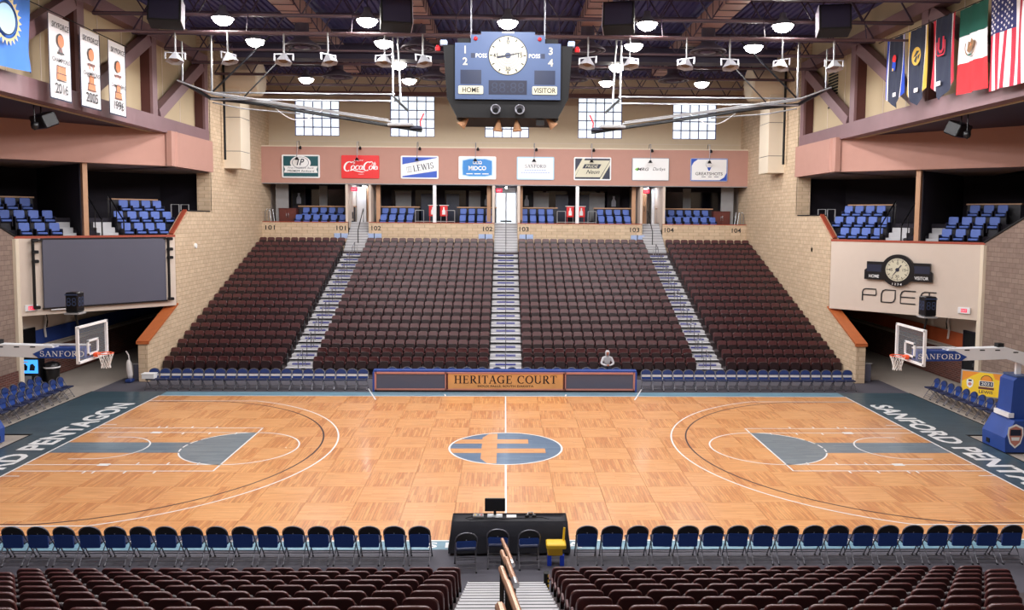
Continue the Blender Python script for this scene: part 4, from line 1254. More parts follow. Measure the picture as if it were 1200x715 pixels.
# ------------------------------------------------------------------ portable basketball goals
for s, nm in ((-1, 'left'), (1, 'right')):
    X = lambda a, b: tuple(sorted((s * a, s * b)))
    t = thing('basketball_goal', 'portable basketball goal with blue padded base and white arm at the %s end' % nm, 'basketball goal', (s * 16.8, 0, 0))
    pa = MB()                                            # base pad: shape in (x, z), wide in y
    Mx = frame((0, .62, 0), (s, 0, 0), (0, 0, 1))
    dz = -1 if s < 0 else 1
    def px(poly, hw, m, name, bev=.03, lab=None):
        b = MB()
        b.prism(poly, 2 * hw * dz, m, frame((0, hw * 1.0, 0), (s, 0, 0), (0, 0, 1)), bev=0)
        o = b.build(name, t)
        if lab: o['label'] = lab
        return o
    o = .35 if s < 0 else 0.0                            # the left goal stands a little further back
    base = px([(16.02 + o, .03), (18.6 + o, .03), (18.6 + o, .9), (17.0 + o, 1.05), (16.3 + o, 1.05), (16.0 + o, .5)], .62, 'goal_blue', 'base_pad')
    MB().box((s * (16.0 + o), .28, .2), (.03, .16, .14), 'black_matte').build('grip', base)
    mast = px([(16.3 + o, 1.05), (16.95 + o, 1.05), (16.9 + o, 2.42), (16.5 + o, 2.42), (16.36 + o, 2.3)], .36, 'goal_blue', 'mast_pad')
    MB().box((s * (16.68 + o), 0, 2.44), (.46, .74, .05), 'board_blue').build('pad_top', mast)
    px([(16.22 + o, 1.1), (16.4 + o, 1.1), (16.4 + o, 1.25), (16.22 + o, 1.25)], .4, 'white_paint', 'pad_strap')
    c = MB()
    M = frame((s * (16.33 + o), -.627, .56), (1, 0, 0), (0, 0, 1))
    sh = [(0, -.36), (.16, -.22), (.24, .05), (.22, .26), (0, .36), (-.22, .26), (-.24, .05), (-.16, -.22)]
    c.flat([(x * 1.1, y * 1.1) for x, y in sh], 'white_print', M, .004)
    c.flat([(x * .9, y * .92) for x, y in sh], 'frame_rose', M, .008)
    c.flat([(-.18, .02), (.18, .02), (.17, .22), (-.17, .22)], 'sign_navy', M, .012)
    c.flat([(-.12, -.14), (.12, -.14), (.14, -.03), (-.14, -.03)], 'white_print', M, .012)
    c.build('crest', base)
    arm = px([(14.25, 3.2), (14.3, 3.3), (16.2, 3.36), (17.9, 2.9), (18.2, 2.2), (17.7, 2.2), (17.45, 2.55), (16.25, 2.98), (14.7, 2.92), (14.5, 3.0)], .17, 'white_paint', 'arm')
    b = MB()
    for x in (14.9, 15.4, 15.9, 16.5): b.box((s * x, -.172, 3.27 if x < 16.2 else 3.2), (.16, .01, .035), 'black_matte')
    b.build('arm_slot', arm)
    px([(16.62, 2.4), (16.78, 2.4), (16.8, 3.1), (16.64, 3.1)], .05, 'white_paint', 'lift_strut')
    px([(15.95, 3.33), (16.15, 3.33), (16.15, 3.48), (15.95, 3.48)], .1, 'black_matte', 'arm_camera')
    pad = px([(13.28, 2.9), (14.72, 2.92), (14.9, 3.05), (14.5, 3.24), (13.28, 3.24)], .19, 'goal_blue', 'arm_pad', lab='navy arm pad with white lettering')
    L = MB(); serif(L, 'SANFORD', frame((s * 13.98, -.2, 3.06), (1, 0, 0), (0, 0, 1)), .17, 'white_print', 1.4, .004); L.build('lettering', pad)
    MB().bar((s * 13.2, 0, 3.32), (s * 14.6, 0, 3.32), .1, .05, 'white_paint').build('top_tube', t)
    bx = 13.1                                            # backboard
    bb = MB(); bb.cube(*X(bx, bx + .03), -.9, .9, 2.9, 3.97, 'board_glass')
    bo = bb.build('backboard', t); bo['label'] = 'clear glass backboard'
    fr = MB()
    for y in (-.9, .9): fr.cube(*X(bx - .02, bx + .06), y - .035, y + .035, 2.87, 4.0, 'white_paint')
    for z in (2.89, 3.98): fr.cube(*X(bx - .02, bx + .06), -.93, .93, z - .035, z + .035, 'white_paint')
    fr.build('backboard_frame', bo)
    fr = MB()
    for y in (-.3, .3): fr.cube(*X(bx - .012, bx + .035), y - .03, y + .03, 3.03, 3.5, 'white_paint')
    for z in (3.06, 3.48): fr.cube(*X(bx - .012, bx + .035), -.33, .33, z - .03, z + .03, 'white_paint')
    fr.build('target_square', bo)
    rc = s * 12.72
    r = MB().tube([(rc + .228 * math.cos(a), .228 * math.sin(a), 3.05) for a in [2 * PI * i / 28 for i in range(29)]], .014, 'rim_orange', 6, caps=False)
    r.bbox((s * 13.0, 0, 3.01), (.16, .18, .14), 'rim_orange', .03)
    r.tube([(s * 12.93, .1, 3.05), (s * 13.05, .14, 2.98)], .02, 'rim_orange', 6)
    rim = r.build('rim', t, False, True); rim['label'] = 'orange rim'
    n = MB()
    lv = [(.225, 3.03), (.19, 2.92), (.155, 2.8), (.13, 2.68), (.14, 2.58)]
    for k in range(12):
        for d in (1, -1):
            n.tube([(rc + r_ * math.cos(2 * PI * (k + d * i * .5) / 12), r_ * math.sin(2 * PI * (k + d * i * .5) / 12), z) for i, (r_, z) in enumerate(lv)], .008, 'net', 4, caps=False)
    n.build('net', rim)['kind'] = 'stuff'
    # shot clock on top of the board
    c = thing('shot_clock', 'black shot clock box above the backboard of the %s basketball goal' % nm, 'clock', (s * 13.45, -.3, 4.0))
    b = MB().bbox((s * 13.45, -.35, 4.72), (.38, .42, .62), 'black_plastic', .03).build('case', c)
    d = MB()
    M = frame((s * 13.45, -.562, 4.74), (1, 0, 0), (0, 0, 1))
    d.text('88', M, .26, 'digit_off', .3, -.01, z=.002); d.rect(-.2, .2, .2, .24, 'digit_off', M, .002)
    M2 = frame((s * 13.257, -.35, 4.74), (0, -s, 0), (0, 0, 1)); d.text('88', M2, .3, 'digit_off', .32, -.01, z=.002)
    d.build('digits', b)
    MB().box((s * 13.45, -.35, 4.37), (.44, .46, .05), 'grey_paint').build('base_plate', c)
    MB().tube([(s * 13.4, -.3, 3.95), (s * 13.45, -.35, 4.36)], .04, 'black_plastic', 6).build('post', c)

# ------------------------------------------------------------------ long court sign at the far sideline
t = thing('court_sign', 'long low HERITAGE COURT sign with two grey screens at the far sideline', 'sign', (0, 8.7, 0))
for x0, x1, k in ((-5.55, -2.55, 0), (-2.5, 2.5, 1), (2.55, 5.52, 0)):
    if k:
        p = MB().cube(x0, x1, 8.52, 8.66, .1, .8, 'wood_sign').build('wood_panel', t)
        f = MB()
        for z in (.1, .8): f.cube(x0, x1, 8.5, 8.68, z - .03, z + .03, 'frame_rose')
        for x in (x0, x1): f.cube(x - .04, x + .04, 8.5, 8.68, .1, .8, 'cabinet_wood')
        f.build('frame', p)
        L = MB(); M = wallM(0, 8.515, .53)
        serif(L, 'HERITAGE COURT', M, .34, 'black_print', 4.4, .004)
        L.text('SIOUX FALLS, SOUTH DAKOTA', wallM(0, 8.515, .24), .095, 'black_print', 2.4, .012, z=.004)
        L.build('lettering', p)
    else:
        p = MB().cube(x0, x1, 8.54, 8.66, .1, .8, 'screen_grey').build('screen', t)
        f = MB()
        for z in (.1, .8): f.cube(x0, x1, 8.5, 8.68, z - .035, z + .035, 'frame_rose')
        for x in (x0, x1): f.cube(x - .04, x + .04, 8.5, 8.68, .065, .835, 'frame_rose')
        f.build('frame', p)
MB().cube(-5.66, 5.64, 8.6, 9.0, .84, .9, 'goal_blue').build('top_board', t)
for x in (-5.63, 5.6): MB().cube(x - .04, x + .04, 8.5, 8.95, 0, .84, 'goal_blue').build('end_panel', t)
MB().cube(-5.6, 5.58, 8.55, 8.9, 0, .07, 'black_matte').build('plinth', t)
MB().cube(-5.6, 5.6, 8.9, 8.94, .07, .84, 'black_matte').build('back_panel', t)
t = thing('concession_box', 'white cardboard box lying on the leftmost chair of the far sideline row', 'box', (-15.25, 8.85, .475))
MB().bbox((-15.22, 8.82, .59), (.52, .34, .2), 'white_paint', .01).build('body', t)
MB().box((-15.22, 8.82, .70), (.56, .38, .03), 'white_print').build('lid', t)

# ------------------------------------------------------------------ scorer's table, cart, rail
t = thing('scorer_table', 'long table under a black cloth at the near sideline', 'table', (.08, -8.0, 0))
b = MB()
n = 34
def skirt(z, amp, grow):
    pts = []
    x0, x1, y0, y1 = -1.2 - grow, 1.36 + grow, -8.4 - grow, -7.85 + grow
    per = [((x0 + (x1 - x0) * i / 20), y0) for i in range(20)] + [(x1, y0 + (y1 - y0) * i / 6) for i in range(6)] + [(x1 - (x1 - x0) * i / 20, y1) for i in range(20)] + [(x0, y1 - (y1 - y0) * i / 6) for i in range(6)]
    for i, (x, y) in enumerate(per):
        w = amp * math.sin(i * 2.1)
        pts.append((x + (w if x in (x0, x1) else 0), y + (w if y in (y0, y1) else 0), z))
    return pts
rings = [skirt(.745, 0, -.02), skirt(.735, 0, 0), skirt(.4, .012, .03), skirt(.06, .022, .07)]
m = len(rings[0])
b.add([p for r_ in rings for p in r_], [(i * m + k, i * m + (k + 1) % m, (i + 1) * m + (k + 1) % m, (i + 1) * m + k) for i in range(3) for k in range(m)] + [tuple(range(m))], 'cloth_black')
b.build('cloth', t, False, True)
MB().cube(-1.17, 1.33, -8.37, -7.88, .69, .73, 'grey_paint').build('table_top', t)
for x in (-1.05, 1.2):
    for y in (-8.3, -7.95): MB().tube([(x, y, 0), (x, y, .69)], .02, 'gun_steel', 6).build('leg', t)
t = thing('monitor', 'black monitor seen from behind standing on the black table', 'monitor', (-.25, -7.98, .745))
MB().bbox((-.25, -7.98, .98), (.46, .05, .3), 'black_plastic', .012).build('screen_back', t)
MB().box((-.25, -8.0, .8), (.06, .04, .16), 'black_plastic').build('stand', t)
MB().bbox((-.25, -8.05, .753), (.34, .2, .016), 'steel', .005).build('foot', t)
t = thing('control_box', 'small grey control box with buttons on the black table left of the monitor', 'console', (-.62, -8.1, .745))
MB().bbox((-.62, -8.1, .77), (.24, .16, .05), 'grey_paint', .01).build('case', t)
for i in range(3): MB().box((-.69 + .07 * i, -8.13, .8), (.04, .04, .015), ('yellow_plastic', 'black_plastic', 'red_lens')[i]).build('button', t)
t = thing('headset', 'black headset with a pale band lying on the right half of the black table', 'headset', (.55, -8.12, .745))
for dx in (-.08, .08): MB().lathe([(0, 0), (.05, 0), (.055, .03), (.04, .05), (0, .05)], 'black_plastic', 10, T(.55 + dx, -8.12, .75)).build('ear_cup', t)
MB().tube([(.47, -8.1, .78), (.5, -8.02, .82), (.6, -8.02, .82), (.63, -8.1, .78)], .012, 'steel', 6).build('band', t)
t = thing('paper_stack', 'small stack of papers beside the monitor on the black table', 'papers', (.12, -8.1, .745))
MB().box((.12, -8.1, .755), (.22, .16, .02), 'white_paint').build('sheets', t)
t = tag(MB().tube([(-.75, -8.1, .752), (-.9, -8.2, .752), (-.8, -8.3, .752), (-.5, -8.25, .752), (-.3, -8.15, .752), (-.1, -8.25, .752), (.2, -8.2, .752), (.4, -8.2, .752), (.8, -8.15, .752), (.95, -8.25, .752)], .008, 'black_plastic', 5).build('cable'), 'thin black cable winding over the black table cloth', 'cable')
t = thing('yellow_cart', 'small yellow and blue step cart at the right end of the black table', 'cart', (1.07, -8.9, 0))
MB().bbox((1.07, -8.9, .44), (.42, .34, .1), 'yellow_plastic', .02).build('tray', t)
MB().bbox((1.05, -8.85, .3), (.32, .26, .18), 'yellow_plastic', .02).build('body', t)
for x in (.93, 1.2): MB().box((x, -8.93, .11), (.09, .12, .22), 'blue_plastic').build('leg', t)
MB().tube([(1.24, -8.8, .48), (1.26, -8.75, .75)], .025, 'yellow_plastic', 6).build('handle', t)
t = thing('yellow_post', 'short black post with yellow stripes at the foot of the right near seats', 'post', (.88, -10.2, 0))
MB().box((.80, -10.2, .2), (.1, .14, .4), 'black_matte').build('body', t)
for i in range(4): MB().box((.84, -10.275, .06 + .1 * i), (.03, .01, .05), 'yellow_plastic').build('stripe', t)
t = thing('stair_rail', 'centre handrail with bronze grips climbing the near stairs', 'handrail', (.05, -10.2, 0))
y = -9.9; k = 0
while y > -21.5:
    z0 = max(0, .153 * ((-10.05 - y) / .42))
    g = MB(); sx_ = .03 if k % 2 else -.03
    g = MB(); g.tube([(sx_ - .05, y, z0 + .95), (sx_ + .06, y - .8, z0 + 1.0)], .036, 'rail_bronze', 8); g.build('grip', t)
    for x, yy in ((sx_ - .04, y - .1), (sx_ + .05, y - .7)):
        zf = max(0, .153 * ((-10.05 - yy) / .42)); MB().tube([(x, yy, z0 + .95), (x, yy, zf)], .026, 'black_plastic', 6).build('post', t)
    MB().tube([(sx_ + .05, y - .74, z0 + .998), (sx_ + .075, y - .92, z0 + 1.0)], .042, 'steel', 8).build('collar', t)
    y -= 1.75; k += 1
t = thing('stair_rail', 'thin dark handrail climbing the middle aisle of the far stand', 'handrail', (0, 11.5, 0), 0, 'aisle handrails of the far stand')
ORGX = {}
def far_rail(t, x):
    for k in range(0, 18):
        y, z = row_far(k)
        b = MB().tube([(x, y - .6, z + .1), (x, y - .6, z + .9)], .022, 'gun_steel', 5); b.build('post', t)
        if k % 2 == 0 and abs(x) > 1:
            MB().tube([(x, y - .6, z + .9), (x - math.copysign(.25, x), y - .3, z + 1.0), (x - math.copysign(.25, x), y - .3, z + .5)], .02, 'steel', 5).build('loop', t)
        if k % 2 == 0:
            MB().tube([(x, y - .6, z + .9), (x, y + .24, z + 1.19)], .024, 'gun_steel', 5).build('rail', t)
far_rail(t, 0)
MB().tube([(0, 27.2, 5.5), (0, 27.2, 6.5), (0, 29.2, 7.9), (0, 29.2, 7.1)], .024, 'gun_steel', 5).build('upper_rail', t)
for s, nm in ((-1, 'left'), (1, 'right')):
    t = thing('stair_rail', 'dark looped handrail climbing the %s aisle of the far stand' % nm, 'handrail', (s * 9.5, 11.5, 0), 0, 'aisle handrails of the far stand')
    far_rail(t, s * 9.55)
    MB().tube([(s * 9.6, 27.2, 5.5), (s * 9.6, 27.2, 6.6), (s * 9.6, 29.2, 8.0), (s * 9.6, 29.2, 7.1)], .03, 'black_plastic', 5).build('upper_rail', t)

# ------------------------------------------------------------------ things around the tunnel mouths
t = thing('vacuum_cleaner', 'upright vacuum cleaner with a white bag at the left tunnel mouth', 'vacuum cleaner', (-16.8, 10.5, 0))
MB().bbox((-16.76, 10.35, .08), (.3, .36, .15), 'navy_pad', .04).build('base', t)
MB().lathe([(0, .12), (.09, .14), (.125, .3), (.13, .6), (.11, .85), (.06, .98), (0, 1.0)], 'bag_white', 12, T(-16.8, 10.52, 0) @ RY(R(-4))).build('bag', t, False, True)
MB().tube([(-16.84, 10.55, .95), (-16.9, 10.6, 1.2), (-17.0, 10.6, 1.36)], .03, 'bag_white', 6).build('handle', t)
t = thing('grey_bin', 'tall grey bin beside the block pillar at the left tunnel mouth', 'bin', (-16.6, 10.9, 0))
MB().bbox((-16.62, 10.95, .36), (.34, .34, .72), 'screen_grey', .03).build('body', t); MB().box((-16.62, 10.95, .74), (.38, .38, .04), 'grey_paint').build('lid', t)
t = thing('grey_bin', 'tall grey bin beside the block pillar at the right tunnel mouth', 'bin', (16.7, 10.9, 0))
MB().bbox((16.68, 10.95, .42), (.34, .34, .84), 'screen_grey', .03).build('body', t); MB().box((16.68, 10.95, .86), (.38, .38, .04), 'grey_paint').build('lid', t)
t = thing('trash_can', 'round black trash can with a domed lid behind the left chairs', 'bin', (-19.7, 9.6, 0))
MB().lathe([(0, 0), (.27, 0), (.31, .75), (.31, .8), (0, .8)], 'black_plastic', 18, T(-19.75, 9.6, 0)).build('body', t, False, True)
MB().lathe([(.32, .78), (.33, .86), (.27, 1.0), (.12, 1.06), (0, 1.06)], 'black_plastic', 18, T(-19.75, 9.6, 0)).build('lid', t, False, True)
MB().lathe([(.325, .80), (.335, .80), (.335, .86), (.325, .86)], 'white_paint', 18, T(-19.75, 9.6, 0)).build('band', t)
t = thing('vending_display', 'bright blue display unit with dark shapes behind the left chairs', 'display', (-20.4, 9.3, 0))
MB().cube(-20.9, -20.05, 9.2, 9.6, 0, 1.4, 'black_plastic').build('case', t)
f = MB().cube(-20.82, -20.12, 9.17, 9.2, .62, 1.2, 'screen_glow').build('lit_panel', t)
g = MB(); M = wallM(-20.47, 9.165, .9)
for cx_ in (-.2, .12):
    g.flat([(cx_ - .12, -.16), (cx_ + .1, -.16), (cx_ + .13, .02), (cx_ + .03, .14), (cx_ - .08, .1)], 'black_print', M)
g.rect(-.3, -.05, .18, .24, 'white_print', M)
g.build('print', f)
MB().cube(-20.75, -20.4, 9.17, 9.2, .1, .5, 'grey_paint').build('hatch', t)
t = thing('wall_television', 'black television on the side wall of the left tunnel', 'television', (-20.95, 9.7, 2.1))
MB().bbox((-20.84, 9.75, 2.12), (.1, 1.1, .72), 'black_plastic', .02).build('case', t)
t = thing('steel_door', 'tall dark steel door in the side wall of the right tunnel', 'door', (20.9, 9.7, 0))
MB().box((20.83, 9.75, 1.22), (.08, .95, 2.42), 'black_matte').build('leaf', t)
fm = MB()
for yy in (9.24, 10.26): fm.box((20.82, yy, 1.24), (.1, .07, 2.5), 'suite_frame')
fm.box((20.82, 9.75, 2.48), (.1, 1.1, .07), 'suite_frame'); fm.build('frame', t)
MB().box((20.77, 9.4, 1.05), (.04, .04, .16), 'steel').build('handle', t)
for s, nm, y in ((-1, 'left', 11.2), (1, 'right', 11.7)):
    t = thing('hanging_cable', 'bundle of pale cable hanging on the side wall of the %s tunnel' % nm, 'cable', (s * 20.9, y, 2.9))
    MB().tube([(s * 20.9, y, 3.1), (s * 20.85, y + .03, 2.7), (s * 20.87, y - .06, 2.3), (s * 20.86, y, 1.9)], .05, 'bag_white', 6).build('loop', t)
    MB().tube([(s * 20.9, y + .1, 3.1), (s * 20.85, y + .14, 2.6), (s * 20.87, y + .1, 2.35)], .04, 'black_matte', 6).build('loop', t)
t = thing('advertising_board', 'yellow advertising board with badges behind the right chairs', 'sign', (19.9, 7.3, 0))
p0, p1 = Vector((19.1, 7.3, 0)), Vector((20.5, 6.2, 0))
dx_ = (p1 - p0).normalized()
M = frame((19.8, 6.75, .72), dx_, (0, 0, 1)) @ RX(R(-10))
MB().box((0, 0, -.03), (1.9, 1.06, .05), 'steel', T(0, 0, 0) @ M).build('frame', t)
pn = MB().rect(-.9, .9, -.48, .48, 'board_yellow', M, .002).build('printed_panel', t)
g = MB()
g.flat([(-.9, .05), (-.55, .3), (-.25, .48), (-.9, .48)], 'ad_orange', M, .005); g.flat([(.2, .48), (.3, .25), (.9, .12), (.9, .48)], 'ad_orange', M, .005)
for cx_ in (-.6, .62):
    g.flat([(cx_ + x * .5, y * .55 - .02) for x, y in [(0, -.36), (.2, -.2), (.26, .1), (.22, .3), (0, .36), (-.22, .3), (-.26, .1), (-.2, -.2)]], 'white_print', M, .006)
    g.disc(.07, 'frame_rose', M, (cx_, -.04), .008, 12); g.rect(cx_ - .06, cx_ + .06, .07, .14, 'sign_navy', M, .008)
g.disc(.2, 'ad_orange', M, (0, .17), .006, 20); g.ring(.19, .215, 'black_print', 0, PI, 20, M, (0, .17), .007)
g.rect(-.26, .26, -.09, .14, 'white_print', M, .008); g.rect(-.24, .24, -.07, .12, 'sign_navy', M, .009)
g.text('2021', M @ T(0, .03, 0), .12, 'white_print', .38, .012, z=.011)
g.rect(-.28, .28, -.2, -.11, 'cabinet_wood', M, .008)
g.text('LEWIS', M @ T(0, -.31, 0), .12, 'sign_navy', .5, .012, z=.008)
g.build('print', pn)
for k in (-.7, .7):
    q_ = M @ Vector((k, -.5, -.05)); MB().tube([q_, (q_.x + .1, q_.y + .25, 0)], .02, 'steel', 6).tube([q_, (q_.x, q_.y, 0.0)], .02, 'steel', 6).build('leg', t)
# ------------------------------------------------------------------ centre hung scoreboard
SB = thing('scoreboard', 'blue four sided scoreboard with round clock hanging over centre court', 'scoreboard', (0, 0, 10.4))
b = MB()
b.prism([(-1.5, 10.42), (1.5, 10.42), (1.82, 11.0), (1.93, 12.55), (-1.93, 12.55), (-1.82, 11.0)], -2.5, 'black_matte', frame((0, -1.22, 0), (1, 0, 0), (0, 0, 1)))
b.build('housing', SB)
MB().cube(-1.5, 1.5, -1.2, 1.2, 12.55, 12.75, 'black_matte').build('top_frame', SB)
f = MB()
face = [(-1.57, 10.95), (1.57, 10.95), (1.57, 12.6), (1.1, 12.6), (1.1, 12.84), (.8, 12.84), (.8, 12.93), (-.8, 12.93), (-.8, 12.84), (-1.1, 12.84), (-1.1, 12.6), (-1.57, 12.6)]
MF = frame((0, -1.24, 0), (1, 0, 0), (0, 0, 1))
f.prism(face, .1, 'board_blue', MF, z0=-.02)
fo = f.build('front_face', SB)
def fm(x, z, dz=.085): return frame((x, -1.24 - dz, z), (1, 0, 0), (0, 0, 1))
c = MB(); M = fm(0, 12.24)
c.disc(.585, 'black_print', M, z=.0, n=48); c.disc(.56, 'dial', M, z=.004, n=48)
for r_ in (.16, .24, .32, .40): c.ring(r_, r_ + .018, 'grey_print', n=40, M=M, z=.007)
for k in range(12):
    a = PI * k / 6
    c.stroke([(.46 * math.cos(a), .46 * math.sin(a)), (.54 * math.cos(a), .54 * math.sin(a))], .035, 'black_print', M, .008)
for s_, x, y in (('0', 0, .4), ('15', .36, .0), ('30', 0, -.4), ('45', -.36, 0)): c.text(s_, M @ T(x, y, 0), .12, 'black_print', None, .01, z=.009)
dl = c.build('dial', fo)
c = MB(); c.disc(.09, 'digit_off', M, z=.012, n=20); c.stroke([(-.32, -.06), (0, 0), (.42, .09)], [.06, .05, .012], 'sign_navy', M, .014); c.build('clock_hand', fo)
c = MB()
for s_, x, z in (('1', -1.27, 12.4), ('2', -1.27, 12.06), ('3', 1.27, 12.38), ('4', 1.27, 12.04)): c.text(s_, fm(x, z), .22, 'dial', None, .02)
for x in (-.79, .79): c.text('POSS', fm(x, 12.23), .12, 'white_print', .33, .008)
c.build('lettering', fo)
for x in (-1.04, 1.04): MB().rect(-.06, .06, -.07, .07, 'board_dark', fm(x, 12.23)).build('score_window', fo)
for x in (-1.1, 1.1): MB().rect(-.31, .31, -.21, .21, 'board_dark', fm(x, 11.6)).build('score_window', fo)
c = MB()
c.rect(-.57, .57, -.21, .21, 'sign_navy', fm(0, 11.3)); c.text('88:88', fm(0, 11.3), .3, 'board_dark', .98, -.01, z=.004)
c.build('score_window', fo)
for s_, x, w in (('HOME', -1.1, .5), ('VISITOR', 1.1, .66)):
    c = MB(); c.prism(rounded(.74, .24, .03, 2), .02, 'dial', fm(x, 11.22)); c.text(s_, fm(x, 11.22), .15, 'black_print', w, .012, z=.024); c.build('name_plate', fo)
for x in (-.96, .94): MB().lathe([(.06, 0), (.055, .04), (.03, .06), (0, .065)], 'red_lens', 14, fm(x, 12.72)).build('red_lamp', fo)
MB().rect(-.18, .18, -.02, .02, 'white_print', fm(0, 12.91)).build('plate', fo)
for x in (-1.92, 1.9):
    MB().bbox((x, -1.1, 12.63), (.2, .2, .16), 'placard_blue', .02).build('junction_box', SB)
    MB().lathe([(.0, 0), (.07, 0), (.08, .1), (.04, .16), (0, .17)], 'red_lens', 12, T(x + math.copysign(.18, x), -1.1, 12.4)).build('red_lamp', SB)
for x, y in ((-.36, -1.0), (.36, -1.0), (-.26, 0), (.26, 0)):
    MB().lathe([(0, 0), (.08, 0), (.1, .12), (.155, .3), (.125, .3), (.07, .1), (0, .1)], 'gun_steel', 16, T(x, y - .1, 10.62) @ RX(R(84))).build('horn_speaker', SB, False, True)
for x, z, a in ((-.3, 10.36, -6), (.3, 10.36, 6), (-1.42, 10.5, -40), (1.42, 10.5, 40)):
    MB().lathe([(.03, .34), (.05, .3), (.14, .02), (.16, 0), (.14, 0), (.03, .26)], 'horn_tan', 14, T(x, -.9, z - .3) @ RY(R(-a))).build('cone_speaker', SB, False, True)
MB().tube([(-1.35, -1.0, 10.72), (1.35, -1.0, 10.72)], .04, 'horn_tan', 6).build('speaker_bar', SB)
for x in (-1.5, 1.5):
    MB().bbox((x * .97, -.95, 10.62), (.16, .3, .5), 'black_matte', .03).build('speaker_box', SB)
MB().box((.98, -1.0, 10.3), (.24, .24, .16), 'black_plastic').build('camera_box', SB)
MB().box((-1.0, -1.15, 10.82), (.3, .02, .22), 'white_paint').build('notice', SB)
for x in (-1.12, 1.12): MB().tube([(x, -.6, 12.6), (x, -.6, 17)], .022, 'gun_steel', 6).build('suspension_cable', SB)

# ------------------------------------------------------------------ wing wall: video screen left, scoreboard and lettering right
k7 = math.sqrt(.5)
def wingM(s, u, z, out=0.0):
    o = (s * (15.95 + k7 * u) - s * k7 * out, 13.4 - k7 * u - k7 * out, z)
    return frame(o, (s * k7, -k7, 0) if s > 0 else (k7, k7, 0), (0, 0, 1))
M = wingM(-1, 3.02, 4.9)
t = thing('video_screen', 'large dark grey video screen hung on the left wing parapet', 'screen', tuple(M.to_translation()))
MB().bbox((0, 0, .10), (5.22, 2.96, .1), 'screen_grey', .02, M).build('panel', t)
f = MB()
for y in (-1.5, 1.5): f.box((0, y, .1), (5.3, .06, .14), 'black_plastic', M)
f.build('frame', t)
for x in (-2.98, 2.72):
    f = MB().tube([(x, -1.4, .2), (x, 1.45, .2)], .06, 'black_plastic', 8, M); f.build('post', t)
    for y in (-1.42, .55, .95, 1.44): MB().bbox((x + .08, y, .18), (.26, .14, .2), 'black_plastic', .03, M).build('clamp', t)
    MB().bar((x, 1.44, .15), (x + (.4 if x < 0 else -.2), 1.44, .15), .06, .06, 'black_plastic', M).build('bracket', t)
MB().box((-1.9, -1.56, .17), (.9, .04, .06), 'white_paint', M).build('lamp_strip', t)
for s, u, z in ((-1, 6.1, 3.46), (1, 5.95, 3.52)):
    M = wingM(s, u, z)
    t = thing('exit_sign', 'white exit sign with red lit face low on the %s wing parapet' % ('left' if s < 0 else 'right'), 'sign', tuple(M.to_translation()))
    p = MB().bbox((0, 0, .05), (.5, .28, .1), 'white_paint', .02, M).build('case', t)
    MB().rect(-.12, .12, -.08, .08, 'exit_glow', M, .103).build('lit_face', p)
    MB().text('EXIT', M, .1, 'white_print', .2, .004, z=.106).build('lettering', p)
M = wingM(1, 3.12, 5.1)
t = thing('wing_scoreboard', 'black scoreboard with a round clock on the right wing parapet', 'scoreboard', tuple(M.to_translation()))
o_ = [(.74 * math.cos(R(a)), .74 * math.sin(R(a)) + .05) for a in range(0, 360, 10)]
b = MB()
b.prism(o_, .16, 'black_plastic', M, z0=.05)
b.prism([(-1.5, -.42), (-.6, -.42), (-.6, .42), (-1.4, .42), (-1.4, .1), (-1.5, .02)], .14, 'black_plastic', M, z0=.06)
b.prism([(.6, -.42), (1.5, -.42), (1.5, -.0), (1.4, .08), (1.4, .42), (.6, .42)], .14, 'black_plastic', M, z0=.06)
bo = b.build('case', t)
c = MB(); Mc = M @ T(0, .08, .215)
c.disc(.53, 'dial', Mc, n=40)
for k in range(60):
    a = PI * k / 30; r0 = .44 if k % 5 else .38
    c.stroke([(r0 * math.cos(a), r0 * math.sin(a)), (.5 * math.cos(a), .5 * math.sin(a))], .012 if k % 5 else .03, 'black_print', Mc, .003)
for s_, x, y in (('0', 0, .3), ('15', .3, 0), ('30', 0, -.3), ('45', -.3, 0)): c.text(s_, Mc @ T(x, y, 0), .13, 'black_print', None, .008, z=.004)
c.build('dial', bo)
c = MB(); c.disc(.09, 'sign_navy', Mc, z=.01, n=18); c.stroke([(-.22, -.3), (0, 0), (.17, .22)], [.02, .05, .05], 'sign_navy', Mc, .012); c.build('clock_hand', bo)
c = MB()
c.text('HOME', M @ T(-1.05, -.26, .205), .15, 'white_print', .46, .008); c.text('VISITOR', M @ T(1.05, -.26, .205), .15, 'white_print', .6, .008)
c.text('1 2 3 4', M @ T(0, -.58, .215), .1, 'white_print', .42, .008)
for x in (-1.05, 1.05): c.rect(-.34, .34, -.17, .17, 'sign_navy', M @ T(x, .12, .205))
c.build('lettering', bo)
M = wingM(1, 2.98, 3.92)
t = thing('wall_lettering', 'thin black outlined letters under the scoreboard on the right wing parapet', 'letters', tuple(M.to_translation()))
b = MB()
def letter(pts, x): 
    b.stroke([(x + p[0], p[1]) for p in pts], .055, 'black_print', M, .03); b.stroke([(x + p[0], p[1]) for p in pts], .055, 'black_print', M, .015)
rr = [(.14, .29), (.0, .2)]
letter([(0, -.29), (0, .14), (.05, .25), (.15, .29), (.62, .29), (.64, .05), (.6, .0), (.02, .0)], -1.48)                  # P
letter([(0, -.29), (0, .1), (.06, .24), (.17, .29), (.62, .29), (.62, -.1), (.56, -.24), (.45, -.29), (0, -.29), (0, 0)], -.6)   # O
letter([(.66, .29), (.17, .29), (.06, .24), (0, .1), (0, -.29), (.66, -.29)], .26); letter([(.02, 0), (.64, 0)], .26)      # E
letter([(0, .1), (.06, .24), (.17, .29), (.66, .29)], 1.14); letter([(.36, .29), (.36, -.29)], 1.14)                          # T
b.build('lettering', t)

